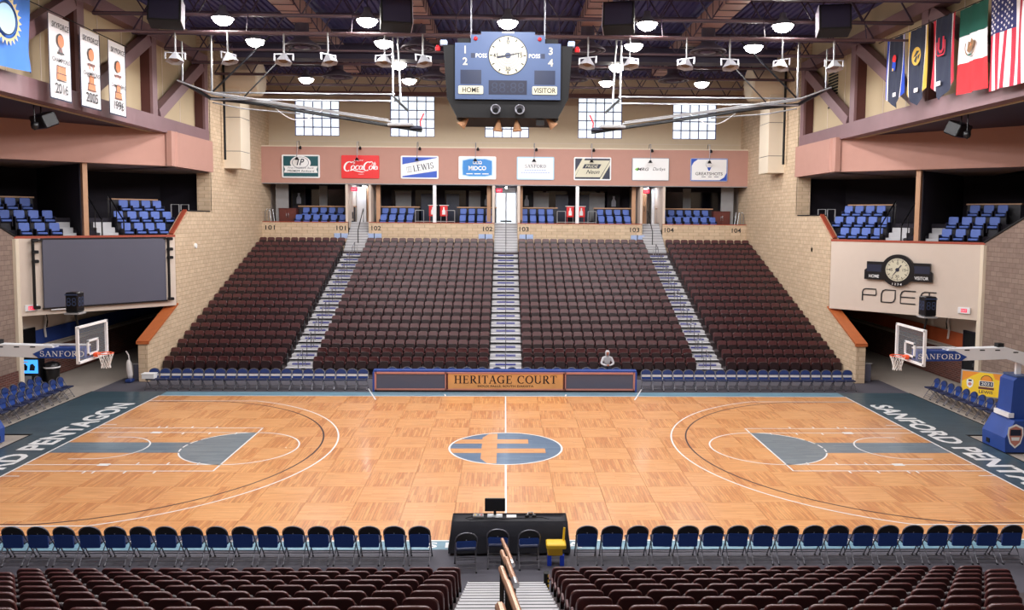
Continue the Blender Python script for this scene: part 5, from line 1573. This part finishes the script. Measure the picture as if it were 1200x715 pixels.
# ------------------------------------------------------------------ eight sponsor signs with their lamps
def sign_base(x, label, border='white_print', w=2.46, h=1.5, z=10.72):
    t = thing('sponsor_sign', label, 'sign', (x, 27.94, z), 0, 'sponsor signs on the fascia')
    bd = MB().prism(rounded(w, h, .08, 3), .07, border, wallM(x, 27.96, z)).build('panel', t)
    return t, bd, wallM(x, 27.885, z)
xs = (-13.42, -9.55, -5.68, -1.9, 1.92, 5.68, 9.52, 13.4)
# 1
t, bd, M = sign_base(xs[0], 'green sponsor sign with a white oval, ribbon and border')
g = MB(); g.rect(-1.13, 1.13, -.66, .66, 'sign_green', M, .002)
g.disc(.46, 'white_print', M, (-.02, .22), .006, 32, 1.45); g.flat([(-1.1, -.42), (1.1, -.42), (1.02, -.2), (1.1, .02), (-1.1, .02), (-1.02, -.2)], 'white_print', M, .008)
g.ring(.35, .38, 'grey_print', n=28, M=M, c=(-.02, .24), z=.009, sx=1.45)
g.text('1P', M @ T(-.02, .28, 0), .42, 'sign_navy', .5, .02, .3, z=.012)
g.text('First PREMIER Bank', M @ T(0, -.1, 0), .12, 'grey_print', 1.7, .008, .2, z=.012); g.text('PREMIER Bankcard', M @ T(0, -.3, 0), .12, 'black_print', 1.75, .008, .2, z=.012)
g.build('print', bd)
# 2 script on red
t, bd, M = sign_base(xs[1], 'red sponsor sign with flowing white script', 'sign_red')
g = MB()
def el(cx, cy, rx, ry, a0, a1, w0, w1, n=16, sh=.25):
    pts = []; ws = []
    for i in range(n + 1):
        a = R(a0 + (a1 - a0) * i / n)
        y = ry * math.sin(a); pts.append((cx + rx * math.cos(a) + sh * y, cy + y)); ws.append(w0 + (w1 - w0) * abs(math.cos(a)))
    g.stroke(pts, ws, 'white_print', M, .004)
el(-.78, .02, .24, .3, 60, 300, .05, .12); g.stroke([(-.66, -.24), (-.5, -.2), (-.3, -.26), (.1, -.34), (.3, -.3)], [.09, .05, .05, .06, .02], 'white_print', M, .005)
g.stroke([(-.6, .27), (-.45, .33), (-.36, .25), (-.45, .18)], [.07, .06, .05, .03], 'white_print', M, .005)
el(-.48, -.05, .11, .13, 0, 360, .035, .07); el(-.2, -.05, .11, .13, 45, 315, .04, .07); el(.03, -.05, .1, .13, 0, 360, .035, .07)
g.stroke([(.13, .08), (.1, -.1), (.16, -.18), (.24, -.12)], [.06, .06, .05, .03], 'white_print', M, .005); g.stroke([(.2, .0), (.3, .02)], .06, 'white_print', M, .005)
el(.46, .04, .22, .28, 60, 300, .05, .11); g.stroke([(.58, .29), (.75, .34), (.85, .24), (.74, .17)], [.07, .06, .05, .03], 'white_print', M, .005)
el(.68, -.05, .1, .13, 0, 360, .035, .07)
g.stroke([(.84, -.14), (.86, .1), (.96, .32), (1.0, .2), (.9, -.02), (.88, -.16), (.94, -.17)], [.05, .06, .05, .05, .05, .05, .03], 'white_print', M, .005)
el(1.03, -.06, .08, .11, 0, 360, .03, .06); g.stroke([(1.1, .05), (1.09, -.1), (1.14, -.16)], [.05, .05, .03], 'white_print', M, .005)
g.text('ENJOY', M @ T(-.1, .4, 0), .11, 'white_print', .6, .014, z=.006); g.text('CLASSIC', M @ T(.05, -.48, 0), .06, 'white_print', .36, .004, z=.006)
g.build('print', bd)
# 3
t, bd, M = sign_base(xs[2], 'blue sponsor sign with a slanted white band reading in capitals')
g = MB(); g.rect(-1.13, 1.13, -.66, .66, 'sign_blue', M, .002); g.flat([(-1.13, -.58), (1.13, -.22), (1.13, .62), (-1.13, .18)], 'white_print', M, .006)
Ms = M @ Matrix.Rotation(R(10.5), 4, 'Z')
serif(g, 'LEWIS', Ms @ T(.24, -.02, .01), .4, 'sign_navy', 1.36); g.rect(-.86, -.52, -.2, .16, 'grey_print', Ms, .01)
for k in range(3): g.rect(-.84 + .11 * k, -.76 + .11 * k, -.17, .13, 'white_print', Ms, .013)
g.build('print', bd)
# 4
t, bd, M = sign_base(xs[3], 'white sponsor sign with a bright blue barrel shape')
g = MB()
g.flat([(-1.0, -.5), (-.5, -.6), (.5, -.6), (1.0, -.5), (1.02, 0), (1.0, .5), (.5, .62), (-.5, .62), (-1.0, .5), (-1.02, 0)], 'sign_cyan', M, .003)
g.flat([(-.94, -.45), (-.5, -.54), (.5, -.54), (.94, -.45), (.96, 0), (.94, .45), (.5, .56), (-.5, .56), (-.94, .45), (-.96, 0)], 'sign_sky', M, .006)
for x in (-.19, 0, .19): g.ring(.07, .115, 'white_print', n=16, M=M, c=(x, .34), z=.009, sx=.9)
for x in (-.19, .19): g.rect(x - .1, x + .1, .24, .3, 'white_print', M, .01)
g.text('MIDCO', M @ T(0, -.02, 0), .28, 'white_print', 1.16, .03, z=.01)
for k in range(3): g.rect(-.72 + .52 * k, -.3 + .52 * k, -.42, -.36, 'white_print', M, .01)
g.build('print', bd)
# 5
t, bd, M = sign_base(xs[4], 'pale sponsor sign with thin blue grey capitals', 'sign_cyan')
g = MB(); g.rect(-1.16, 1.16, -.68, .68, 'white_print', M, .002); serif(g, 'SANFORD', M @ T(0, .14, .006), .22, 'board_dark', 1.4)
for y, w in ((-.12, .72), (-.28, .95)):
    x = -w
    while x < w: g.rect(x, x + .12, y - .035, y + .035, 'placard_blue', M, .005); x += .16
g.build('print', bd)
# 6
t, bd, M = sign_base(xs[5], 'white sponsor sign with black slanted corners and a neon script')
g = MB(); g.rect(-1.15, 1.15, -.67, .67, 'sign_navy', M, .002); g.flat([(-1.15, -.55), (.5, -.55), (1.15, .55), (-.58, .55)], 'dial', M, .005)
g.flat([(.48, -.67), (.62, -.67), (1.15, .25), (1.15, .5)], 'dial', M, .006); g.flat([(-1.15, -.5), (-1.15, -.2), (-.66, .67), (-.5, .67)], 'dial', M, .0055)
g.flat([(-.68, .02), (.42, .02), (.58, .3), (-.52, .3)], 'sign_navy', M, .009); g.text('PRIDE', M @ T(-.05, .16, 0), .17, 'dial', .85, .012, .3, z=.012)
g.text('Neon', M @ T(.02, -.2, 0), .26, 'black_print', .9, .01, .45, z=.012); g.build('print', bd)
# 7
t, bd, M = sign_base(xs[6], 'white sponsor sign with a black wordmark, green leaf and handwriting', 'grey_print')
g = MB(); g.rect(-1.19, 1.19, -.71, .71, 'white_print', M, .002); g.flat([(-1.05, -.02), (-.9, -.12), (-.78, .0), (-.88, .1)], 'sign_lime', M, .006)
g.text('MRG', M @ T(-.5, 0, 0), .2, 'black_print', .78, .014, .25, z=.006); g.text('Darbys', M @ T(.56, -.01, 0), .26, 'black_print', .84, .0, .35, z=.006); g.build('print', bd)
# 8
t, bd, M = sign_base(xs[7], 'white sponsor sign with blue corners, a golf ball and tee', 'placard_blue')
g = MB(); g.rect(-1.19, 1.19, -.71, .71, 'sign_blue', M, .002)
g.flat([(-1.16, -.68), (.7, -.68), (1.0, -.5), (1.16, -.2), (1.16, .68), (-.75, .68), (-1.02, .5), (-1.16, .25)], 'white_print', M, .005)
g.ring(.21, .23, 'grey_print', R(60), R(330), 24, M, (0, .36), .009); g.flat([(-.13, .16), (-.04, -.06), (.04, -.06), (.13, .16)], 'sign_blue', M, .01)
g.text('GREATSHOTS', M @ T(0, -.26, 0), .2, 'black_print', 1.8, .008, z=.009)
for x, w in ((-.5, .28), (-.06, .24), (.34, .3)): g.rect(x, x + w, -.49, -.44, 'grey_print', M, .009)
g.build('print', bd)
ln = ('first', 'second', 'third', 'fourth', 'fifth', 'sixth', 'seventh', 'eighth')
for i, x in enumerate(xs):
    t = thing('sign_lamp', 'small black twin sign lamp on a bent arm over the %s sponsor sign from left' % ln[i], 'lamp', (x, 28.0, 12.07), 0, 'sign lamps on the fascia')
    xo = x - .1
    MB().tube([(xo, 28.05, 12.07), (xo, 27.9, 12.35), (xo, 27.4, 12.3), (xo, 27.35, 11.6), (xo - .02, 27.35, 11.25)], .022, 'gun_steel', 6).build('arm', t)
    MB().lathe([(0, .16), (.06, .15), (.12, .02), (.17, -.02), (.0, -.02)], 'black_plastic', 12, T(xo - .02, 27.35, 11.12)).build('shade', t)
    MB().lathe([(0, .16), (.07, .15), (.1, 0), (0, -.02)], 'black_plastic', 12, T(xo + .14, 27.6, 11.86) @ RX(R(-35))).build('shade', t)

# ------------------------------------------------------------------ banners and flags under the trusses
def cloth(pts_uv, m, name, parent, M, nu=14, nv=10, amp=.04, back=True):
    pass
def banner(name, label, cat, s, y0, y1, z0, z1, group, cols, tip=0.0, amp=.03, sway=0.0, x=15.5):
    """hanging cloth; local u 0..1 runs left to right as seen from the hall, v 0..1 upward"""
    w = y1 - y0
    o = Vector((s * x, y1 if s > 0 else y0, z0))
    t = thing(name, label, cat, tuple(o), 0, group)
    ud = Vector((0, -1 if s > 0 else 1, 0))
    nd = Vector((-s, 0, 0))
    h = z1 - z0
    def P(u, v, lift=0.0):
        fold = amp * (1.15 - v) * math.sin(u * 11 + v * 2.2 + y0) + amp * .5 * math.sin(u * 23 - v * 3)
        zz = v * h + (tip * (abs(u - .5) * 2) * (1 - v) if tip else 0)
        q = o + ud * (u * w + sway * (1 - v) * math.sin(u * 5 + y0)) + nd * (fold + lift); q.z += zz
        return q
    def patch(b, u0, u1, v0, v1, m, lift=.0, nu=10, nv=8):
        vs = [P(u0 + (u1 - u0) * i / nu, v0 + (v1 - v0) * j / nv, lift) for j in range(nv + 1) for i in range(nu + 1)]
        b.add(vs, [(j * (nu + 1) + i, j * (nu + 1) + i + 1, (j + 1) * (nu + 1) + i + 1, (j + 1) * (nu + 1) + i) for j in range(nv) for i in range(nu)], m)
    b = MB()
    for (u0, u1, v0, v1, m) in cols: patch(b, u0, u1, v0, v1, m)
    fo = b.build('cloth', t, False, True)
    def shape(b, poly, m, lift):        # polygon in u, v, laid on the folds
        b.add([P(u, v, lift) for u, v in poly], [tuple(range(len(poly)))], m)
    return t, fo, P, shape, patch
def flat_on(P, u, v, s, lift):          # frame lying on the banner around u, v
    o = P(u, v, lift)
    return frame(tuple(o), (0, -1 if s > 0 else 1, 0), (0, 0, 1))
zt = 14.24
rod = thing('banner_wire', 'thin black wire carrying the banners on the left side', 'wire', (-15.5, 4, 14.3))
MB().tube([(-15.5, y, 14.36 - .03 * (y + 2) * 0.3) for y in (-3, 1, 3, 5, 8.2)], .018, 'black_matte', 5).build('wire', rod)
rod = thing('banner_wire', 'thin pale wire carrying the flags on the right side', 'wire', (15.5, 3, 14.6))
MB().tube([(15.5, 8.3, 14.82), (15.5, 6, 14.74), (15.5, 2, 14.66), (15.5, -1.6, 14.6)], .018, 'black_matte', 5).build('wire', rod)
G = 'banners hanging on the left side'
t, fo, P, shp, pt = banner('state_flag', 'blue flag with a gold and white seal at the far left', 'flag', -1, -1.6, 1.34, 12.0, 14.36, G, [(0, 1, 0, 1, 'flag_blue')], amp=.11)
b = MB()
M = flat_on(P, .5, .6, -1, .2)
for k in range(24):
    a = PI * k / 12; b.flat([(.66 * math.cos(a - .1), .66 * math.sin(a - .1)), (.82 * math.cos(a), .82 * math.sin(a)), (.66 * math.cos(a + .1), .66 * math.sin(a + .1))], 'flag_gold', M)
b.ring(.6, .66, 'flag_gold', n=36, M=M); b.disc(.5, 'sign_cyan', M, z=.004); b.ring(.46, .5, 'flag_navy', n=36, M=M, z=.006); b.build('seal', fo)
for y0, y1, yr, k, lab in ((2.4, 3.8, '2016', 0, 'first'), (4.45, 5.92, '2005', 1, 'second'), (6.54, 8.0, '1996', 2, 'third')):
    t, fo, P, shp, pt = banner('banner', 'white championship banner with an orange trophy, %s of three' % ('nearest', 'middle', 'furthest')[k], 'banner', -1, y0, y1, 11.38, 14.23, G, [(0, .04, 0, 1, 'flag_navy'), (.04, .96, .02, 1, 'flag_white'), (.96, 1, 0, 1, 'flag_navy'), (.04, .96, 0, .02, 'flag_navy')], amp=.008)
    M = flat_on(P, .5, .5, -1, .045); w = y1 - y0
    b = MB()
    b.text('SKYFORCE', M @ T(0, 1.1, 0), .2, 'black_print', w * .78, .012, .2); b.text(yr, M @ T(0, -1.02, 0), .36, 'black_print', w * .58, .014)
    b.text('CHAMPIONS', M @ T(0, -.06 - .1 * k, 0), .16, 'black_print', w * .8, .012, .1); b.build('lettering', fo)
    b = MB()
    b.disc(.24, 'black_print', M, (-.02, .62 - .06 * k), .0, 20, .95); b.disc(.215, 'bronze', M, (0, .6 - .06 * k), .004, 20, .95)
    if k == 0:
        b.flat([(-.05, .4), (.05, .4), (.12, .22), (-.12, .22)], 'cabinet_wood', M, .003); b.rect(-.2, .2, .16, .22, 'black_print', M, .004)
        b.flat([(-.3, -.72), (.3, -.72), (.26, -.26), (-.26, -.26)], 'bronze', M, .004)
    else:
        b.rect(-.26, .26, .2 - .05 * k, .28 - .05 * k, 'cabinet_wood', M, .004)
        for x in (-.16, .12): b.rect(x, x + .06, -.0, .22 - .05 * k, 'bronze', M, .003)
        b.rect(-.16, .16, -.5, -.22, 'bronze', M, .004); b.flat([(-.28, -.78), (.28, -.78), (.22, -.5), (-.22, -.5)], 'bronze', M, .004)
    for y in (-.24, -.5, -.74): b.rect(-.3, .3, y - .03, y + .0, 'black_print', M, .006)
    b.build('trophy_print', fo)
G = 'flags hanging on the right side'
for y0, y1, z0, z1, m, e, lab, k in ((6.0, 7.5, 11.9, 14.72, 'flag_navy', 'flag_royal', 'navy team banner with royal blue edges and a pointed foot', 0), (4.28, 5.78, 11.8, 14.68, 'flag_navy', 'flag_yellow', 'navy team banner with gold edges and a round gold emblem', 1), (2.46, 3.95, 11.75, 14.68, 'flag_navy', 'flag_crimson', 'navy team banner with crimson edges and interlocked letters', 2)):
    t, fo, P, shp, pt = banner('team_banner', lab, 'banner', 1, y0, y1, z0, z1, G, [(0, .12, .0, 1, e), (.12, .16, 0, 1, 'flag_white'), (.16, .84, 0, 1, m), (.84, .88, 0, 1, 'flag_white'), (.88, 1, 0, 1, e)], tip=.55, amp=.05, sway=.08)
    M = flat_on(P, .5, .64, 1, .08)
    b = MB()
    if k == 0:
        b.disc(.16, 'flag_red', M, (.02, .16), .0, 16); b.flat([(-.16, -.3), (.14, -.3), (.18, 0), (-.1, .06)], 'flag_royal', M, .003); b.rect(-.12, .0, -.3, -.2, 'flag_yellow', M, .006)
    elif k == 1:
        b.disc(.34, 'flag_yellow', M, z=.0, n=28)
        for pl in ([(-.22, -.02), (.02, .2), (.24, .16), (.02, .02)], [(-.16, -.16), (.0, .02), (.1, -.04), (.02, -.26)], [(.1, .0), (.3, .06), (.16, -.2)]): b.flat(pl, 'black_print', M, .004)
    else:
        b.stroke([(-.14, .34), (-.14, -.06), (-.04, -.18), (.08, -.18), (.16, -.06), (.16, .34)], .1, 'flag_crimson', M, .0)
        b.stroke([(-.26, .2), (-.26, -.22), (-.16, -.3), (.2, -.3), (.28, -.2), (.28, .2)], .06, 'flag_crimson', M, .004)
    b.build('emblem', fo)
    M = flat_on(P, .5, .2, 1, .08); MB().prism(rounded(.3, .16, .03, 2), .005, 'flag_white', M).build('patch', fo)
t, fo, P, shp, pt = banner('striped_flag', 'green, white and red flag with a brown eagle emblem', 'flag', 1, .48, 2.2, 11.75, 14.62, G, [(0, 1, .68, 1, 'flag_green'), (0, 1, .36, .68, 'flag_white'), (0, 1, 0, .36, 'flag_red')], amp=.06, sway=.05)
M = flat_on(P, .5, .52, 1, .09); b = MB()
b.ring(.26, .31, 'flag_brown', R(150), R(390), 24, M); b.flat([(-.16, -.12), (.0, -.22), (.16, -.06), (.22, .14), (.08, .26), (.02, .14), (-.1, .18)], 'flag_brown', M, .004)
b.flat([(-.05, -.02), (.1, .02), (.06, .12)], 'bronze', M, .007); b.rect(-.12, .12, -.3, -.24, 'flag_green', M, .005); b.build('emblem', fo)
cols = []
n = 13                                   # hung upright: stripes run down, canton at the left as seen
for i in range(n):
    m = 'flag_stripe' if i % 2 == 0 else 'flag_white'
    v1 = .6 if i < 7 else 1
    cols.append((1 - (i + 1) / n if 0 else i / n, (i + 1) / n, 0, v1, m))
cols.append((0, 7 / n, .6, 1, 'flag_union'))
t, fo, P, shp, pt = banner('star_flag', 'red and white striped flag with a starred blue canton at far right', 'flag', 1, -2.0, .4, 11.6, 14.55, G, cols, amp=.05)
b = MB()
for r_ in range(11):
    for c_ in range(5 if r_ % 2 == 0 else 4):
        u = (7 / n) * ((c_ + .5 + (.5 if r_ % 2 else 0)) / 5.0); v = .6 + .4 * (r_ + .7) / 11.4
        M = flat_on(P, u, v, 1, .035)
        st = [((.06 if k % 2 == 0 else .025) * math.sin(PI * k / 5), (.06 if k % 2 == 0 else .025) * math.cos(PI * k / 5)) for k in range(10)]
        b.flat(st[::-1], 'flag_white', M)
b.build('star', fo)['kind'] = 'stuff'
# ------------------------------------------------------------------ floodlights, diffusers, speakers, folded goals
def make_flood():
    t = thing('floodlight', '', 'light')
    h = MB()
    M = RX(R(-14)) @ Matrix.Scale(.88, 4)
    h.lathe([(.0, .34), (.12, .33), (.2, .2), (.36, -.02), (.40, -.06), (.33, -.04), (.18, .16), (0, .2)], 'lamp_shell', 6, M)
    a = h.build('reflector', t, True)
    b = MB().lathe([(0, -.0), (.16, 0), (.2, .03), (.0, .1)], 'bulb', 10, M).build('bulb_glass', t, True)
    c = MB().tube([(0, .08, .28), (0, .08, 1.12)], .035, 'grey_paint', 6).build('stem', t, True)
    d = MB().bar((-.36, .03, .05), (-.36, .06, .3), .05, .04, 'lamp_shell').bar((.36, .03, .05), (.36, .06, .3), .05, .04, 'lamp_shell').bar((-.38, .06, .3), (.38, .06, .3), .05, .04, 'lamp_shell').build('yoke', t, True)
    return kids(t, a, b, c, d)
fl0 = make_flood()
FX_ = (-12.71, -10.64, -8.59, -6.84, -4.75, -3.21, 3.08, 4.77, 6.9, 8.66, 10.63, 12.74)
for i, x in enumerate(FX_):
    lab = 'unlit silver floodlight on the ceiling pipe, %s from %s' % (nth(i + 1 if i < 6 else 12 - i), 'the left' if i < 6 else 'the right')
    rz = math.radians(-x * 2.6 + (35 if i % 2 else -25))
    if i == 0: fl0.location = (x, 6, 13.35); fl0.rotation_euler = (0, 0, rz); fl0['label'] = lab; fl0['group'] = 'floodlights on the pipe'
    else: dup(fl0, (x, 6, 13.35), rz, lab, 'floodlights on the pipe')
t = thing('lighting_pipe', 'long pale pipe across the ceiling that carries the floodlights', 'pipe', (0, 6.08, 14.45))
MB().tube([(-15.8, 6.08, 14.46), (15.8, 6.08, 14.46)], .05, 'joist_lit', 8).build('pipe', t)
for x in range(-14, 15, 4): MB().tube([(x, 6.08, 14.46), (x, 6.3, 15.2)], .02, 'joist_steel', 5).build('hanger', t)
def make_diff():
    t = thing('air_diffuser', '', 'vent')
    a = MB().lathe([(.3, 1.02), (.3, .38), (.42, .3), (.78, .06), (.8, 0), (.74, 0), (.5, .2)], 'diffuser_metal', 24).build('outer_cone', t, True, True)
    b = MB().lathe([(.56, .03), (.6, 0), (.5, 0), (.36, .18)], 'joist_steel', 24).build('inner_ring', t, True, True)
    c = MB().lathe([(0, .05), (.34, .03), (.34, -.02), (0, -.06)], 'joist_steel', 20).build('core', t, True, True)
    d = MB()
    for k in range(4): d.bar((.3 * math.cos(k * PI / 2), .3 * math.sin(k * PI / 2), .02), (.74 * math.cos(k * PI / 2), .74 * math.sin(k * PI / 2), .03), .03, .03, 'joist_steel')
    d = d.build('spoke', t, True)
    return kids(t, a, b, c, d)
df0 = make_diff(); fst = True
for y, row in ((10.2, 'nearer'), (17.7, 'farther')):
    for x, l in ((-8.9, 'far left'), (-3.85, 'left of the scoreboard'), (3.5, 'right of the scoreboard'), (8.8, 'far right')):
        lab = 'round dark air diffuser under the ceiling, %s row, %s' % (row, l)
        if fst: df0.location = (x, y, 14.75); df0['label'] = lab; df0['group'] = 'ceiling air diffusers'; fst = False
        else: dup(df0, (x, y, 14.75), 0, lab, 'ceiling air diffusers')
for x, l, rz in ((-12.6, 'far left', 1), (-4.15, 'left of the scoreboard', 1), (4.15, 'right of the scoreboard', -1), (12.25, 'far right', -1)):
    t = thing('loudspeaker', 'large dark loudspeaker box hanging from the ceiling, %s' % l, 'loudspeaker', (x, 5.0, 14.9), 0, 'ceiling loudspeakers')
    M = RZ(R(12 * rz)) @ RX(R(-14))
    MB().bbox((0, 0, 0), (1.15, .75, 1.0), 'black_matte', .03, M).build('cabinet', t, True)
    MB().box((rz * .585, 0, 0), (.02, .72, .96), 'speaker_lit_side', M).build('lit_side', t, True)  # pale sheet paints lamplight on the side facing the hall centre
    MB().box((0, -.385, 0), (1.0, .02, .85), 'duct_dark', M).build('grille', t, True)
    MB().tube([(-.4, 0, .5), (-.4, 0, 1.6)], .02, 'joist_steel', 5).tube([(.4, 0, .5), (.4, 0, 1.6)], .02, 'joist_steel', 5).build('hanger_rod', t, True)
for s, nm in ((-1, 'left'), (1, 'right')):
    t = thing('folded_goal', 'long steel side folding basketball goal hoisted under the ceiling, %s one' % nm, 'basketball goal', (s * 9.0, 10.0, 12.6), 0, 'folded ceiling goals')
    def Q(x, z, y=10.0): return (s * x, y, z)
    b = MB()
    b.tube([Q(14.1, 13.22), Q(12.8, 12.5), Q(10.9, 12.3), Q(3.7, 11.2)], .075, 'black_plastic', 6)
    b.build('main_boom', t)
    b = MB()
    for dy in (-.35, .35): b.tube([Q(14.1, 13.2, 10 + dy), Q(12.8, 12.72, 10 + dy), Q(5.1, 11.62, 10 + dy)], .035, 'grey_paint', 6)
    b.tube([Q(12.8, 12.35, 10.2), Q(11.5, 12.1, 10.2), Q(9.0, 11.9, 10.2)], .03, 'grey_paint', 6)
    b.build('side_tube', t)
    for z, y in ((12.80, 10.3), (12.42, 9.7), (12.55, 10.5)):
        MB().tube([Q(12.7, z, y), Q(4.9, z + .0, y)], .035, 'steel', 6).build('rail', t)
    for x in (4.95, 4.62): MB().tube([Q(x, 12.45), Q(x + (.12 if x < 4.7 else 0), 15.2)], .045, 'steel', 6).build('hanger', t)
    MB().tube([Q(12.75, 12.75), Q(12.75, 15.2)], .05, 'steel', 6).build('hanger', t)
    MB().tube([Q(14.0, 13.2), Q(14.0, 14.9)], .045, 'steel', 6).build('hanger', t)
    b = MB(); b.tube([Q(12.7, 12.8), Q(10.2, 15.2)], .04, 'black_plastic', 6); b.build('brace', t)
    b = MB(); b.tube([Q(11.4, 12.55), Q(8.8, 15.2)], .03, 'black_plastic', 6); b.build('brace', t)
    MB().tube([Q(5.0, 12.7), Q(4.3, 12.05)], .05, 'black_plastic', 6).build('winch_arm', t)
    b = MB().bbox(Q(4.6, 11.42), (1.1, .9, .12), 'grey_paint', .02); b.build('folded_backboard', t)
    MB().bbox(Q(3.95, 11.32), (.5, .5, .14), 'sign_navy', .03).build('folded_pad', t)
    MB().tube([Q(3.75, 11.3), Q(3.78, 11.6), Q(3.62, 11.95)], .03, 'flag_red', 6).build('red_strap', t)
    b = MB(); b.tube([Q(10.2 - 2.2 * i / 10, 12.25 - .55 * math.sin(PI * i / 10) - .02 * i) for i in range(11)], .018, 'white_paint', 5); b.build('loose_cable', t)
    # small speaker and camera under the wing truss
    t = thing('wing_speaker', 'black loudspeaker tilted under the %s wing truss' % nm, 'loudspeaker', (s * 17.0, 4.5, 11.1))
    M = RZ(R(s * 35)) @ RX(R(25))
    MB().bbox((0, 0, -.25), (.9, .55, .5), 'black_plastic', .04, M).build('cabinet', t, True)
    MB().tube([(0, 0, 0), (0, 0, .4)], .03, 'black_plastic', 6).build('bracket', t, True)
    t = thing('dome_camera', 'small black dome camera hanging beside the %s wing loudspeaker' % nm, 'camera', (s * 16.9, 3.9, 10.7))
    MB().tube([(0, 0, .0), (0, 0, .75)], .025, 'black_plastic', 6).build('stem', t, True)
    MB().lathe([(0, .05), (.12, .03), (.13, -.1), (.1, -.2), (0, -.26)], 'black_plastic', 14).build('dome', t, True, True)
t = thing('wall_vent', 'black slatted vent grille on the right upper wall panel', 'vent', (16.5, 15.5, 14))
for k in range(12): MB().box((16.52, 15.5, 13.2 + .15 * k), (.05, 1.1, .08), 'black_matte').build('slat', t)

# ------------------------------------------------------------------ the one visitor, seated in the front row of the far stand
px0, py0 = 4.72, 11.55
t = thing('person', 'person in a pale hooded top and dark trousers sitting forward in the front row', 'person', (px0, py0, 0))
def skin_figure(name, joints, edges, m, parent, sub=1):
    me = bpy.data.meshes.new(name)
    me.from_pydata([j[0] for j in joints], edges, [])
    o = bpy.data.objects.new(name, me); col.objects.link(o)
    mo = o.modifiers.new('skin', 'SKIN')
    for i, j in enumerate(joints):
        v = me.skin_vertices[0].data[i]; v.radius = (j[1], j[1] if len(j) < 3 else j[2]); v.use_root = (i == 0)
    mo.use_smooth_shade = True
    sd = o.modifiers.new('sub', 'SUBSURF'); sd.levels = sub; sd.render_levels = sub
    me.materials.append(MATS[m]); o.parent = parent
    return o
H = .44
J = [((0, 0, H + .12), .15, .12), ((0, -.05, H + .32), .15, .11), ((0, -.13, H + .52), .16, .11), ((0, -.17, H + .62), .06),          # 0-3 spine
     ((-.19, -.14, H + .54), .07), ((-.29, -.25, H + .30), .055), ((-.12, -.42, H + .24), .042), ((-.04, -.46, H + .25), .035),        # 4-7 left arm
     ((.19, -.14, H + .54), .07), ((.29, -.25, H + .30), .055), ((.12, -.42, H + .24), .042), ((.05, -.47, H + .26), .035)]           # 8-11 right arm
body = skin_figure('top', J, [(0, 1), (1, 2), (2, 3), (2, 4), (4, 5), (5, 6), (6, 7), (2, 8), (8, 9), (9, 10), (10, 11)], 'hoodie', t, 2)
Lg = [((0, 0, H + .08), .14, .12), ((-.1, -.06, H + .06), .10), ((-.14, -.46, H + .06), .075), ((-.15, -.44, .12), .05), ((.1, -.06, H + .06), .10), ((.14, -.46, H + .06), .075), ((.15, -.44, .12), .05)]
skin_figure('trousers', Lg, [(0, 1), (1, 2), (2, 3), (0, 4), (4, 5), (5, 6)], 'trousers', t, 2)
for s in (-1, 1):
    skin_figure('shoe', [((s * .15, -.42, .06), .05), ((s * .155, -.54, .045), .045), ((s * .16, -.63, .04), .035)], [(0, 1), (1, 2)], 'white_paint', t, 1)
    hb = MB()
    hand = [((s * .045, -.46, H + .25), .03, .018), ((s * .01, -.49, H + .25), .034, .016)]
    ed = [(0, 1)]
    for k in range(4):
        a = (s * (-.01 - .004 * k), -.505 + .012 * abs(k - 1.5) * .3, H + .275 - .018 * k); b_ = (s * -.045, -.50, H + .272 - .018 * k)
        hand += [(a, .009), (b_, .008)]; n_ = len(hand); ed += [(1, n_ - 2), (n_ - 2, n_ - 1)]
    hand += [((s * .02, -.47, H + .285), .01), ((s * -.005, -.48, H + .31), .009)]; n_ = len(hand); ed += [(0, n_ - 2), (n_ - 2, n_ - 1)]
    skin_figure('hand', hand, ed, 'skin', t, 1)
hd = MB()
hM = T(0, -.22, H + .76) @ RX(R(18))
hd.lathe([(0, -.125), (.05, -.115), (.072, -.06), (.082, .02), (.075, .08), (.045, .115), (0, .125)], 'skin', 16, hM)
hd.lathe([(0, .02), (.012, .012), (.016, -.012), (0, -.02)], 'skin', 8, hM @ T(0, -.088, -.01))
for s in (-1, 1): hd.lathe([(0, .012), (.01, .004), (0, -.008)], 'black_print', 8, hM @ T(s * .032, -.076, .022))
hd.box((0, -.078, -.06), (.045, .012, .012), 'frame_rose', hM)
for s in (-1, 1): hd.lathe([(0, .03), (.014, .02), (.014, -.02), (0, -.03)], 'skin', 8, hM @ T(s * .084, 0, 0))
hd.build('head', t, True, True)
hh = MB(); hh.lathe([(.1, -.13), (.105, -.05), (.11, .04), (.085, .115), (0, .15)], 'hoodie', 16, hM @ T(0, .035, .0)); hh.build('hood', t, True, True)
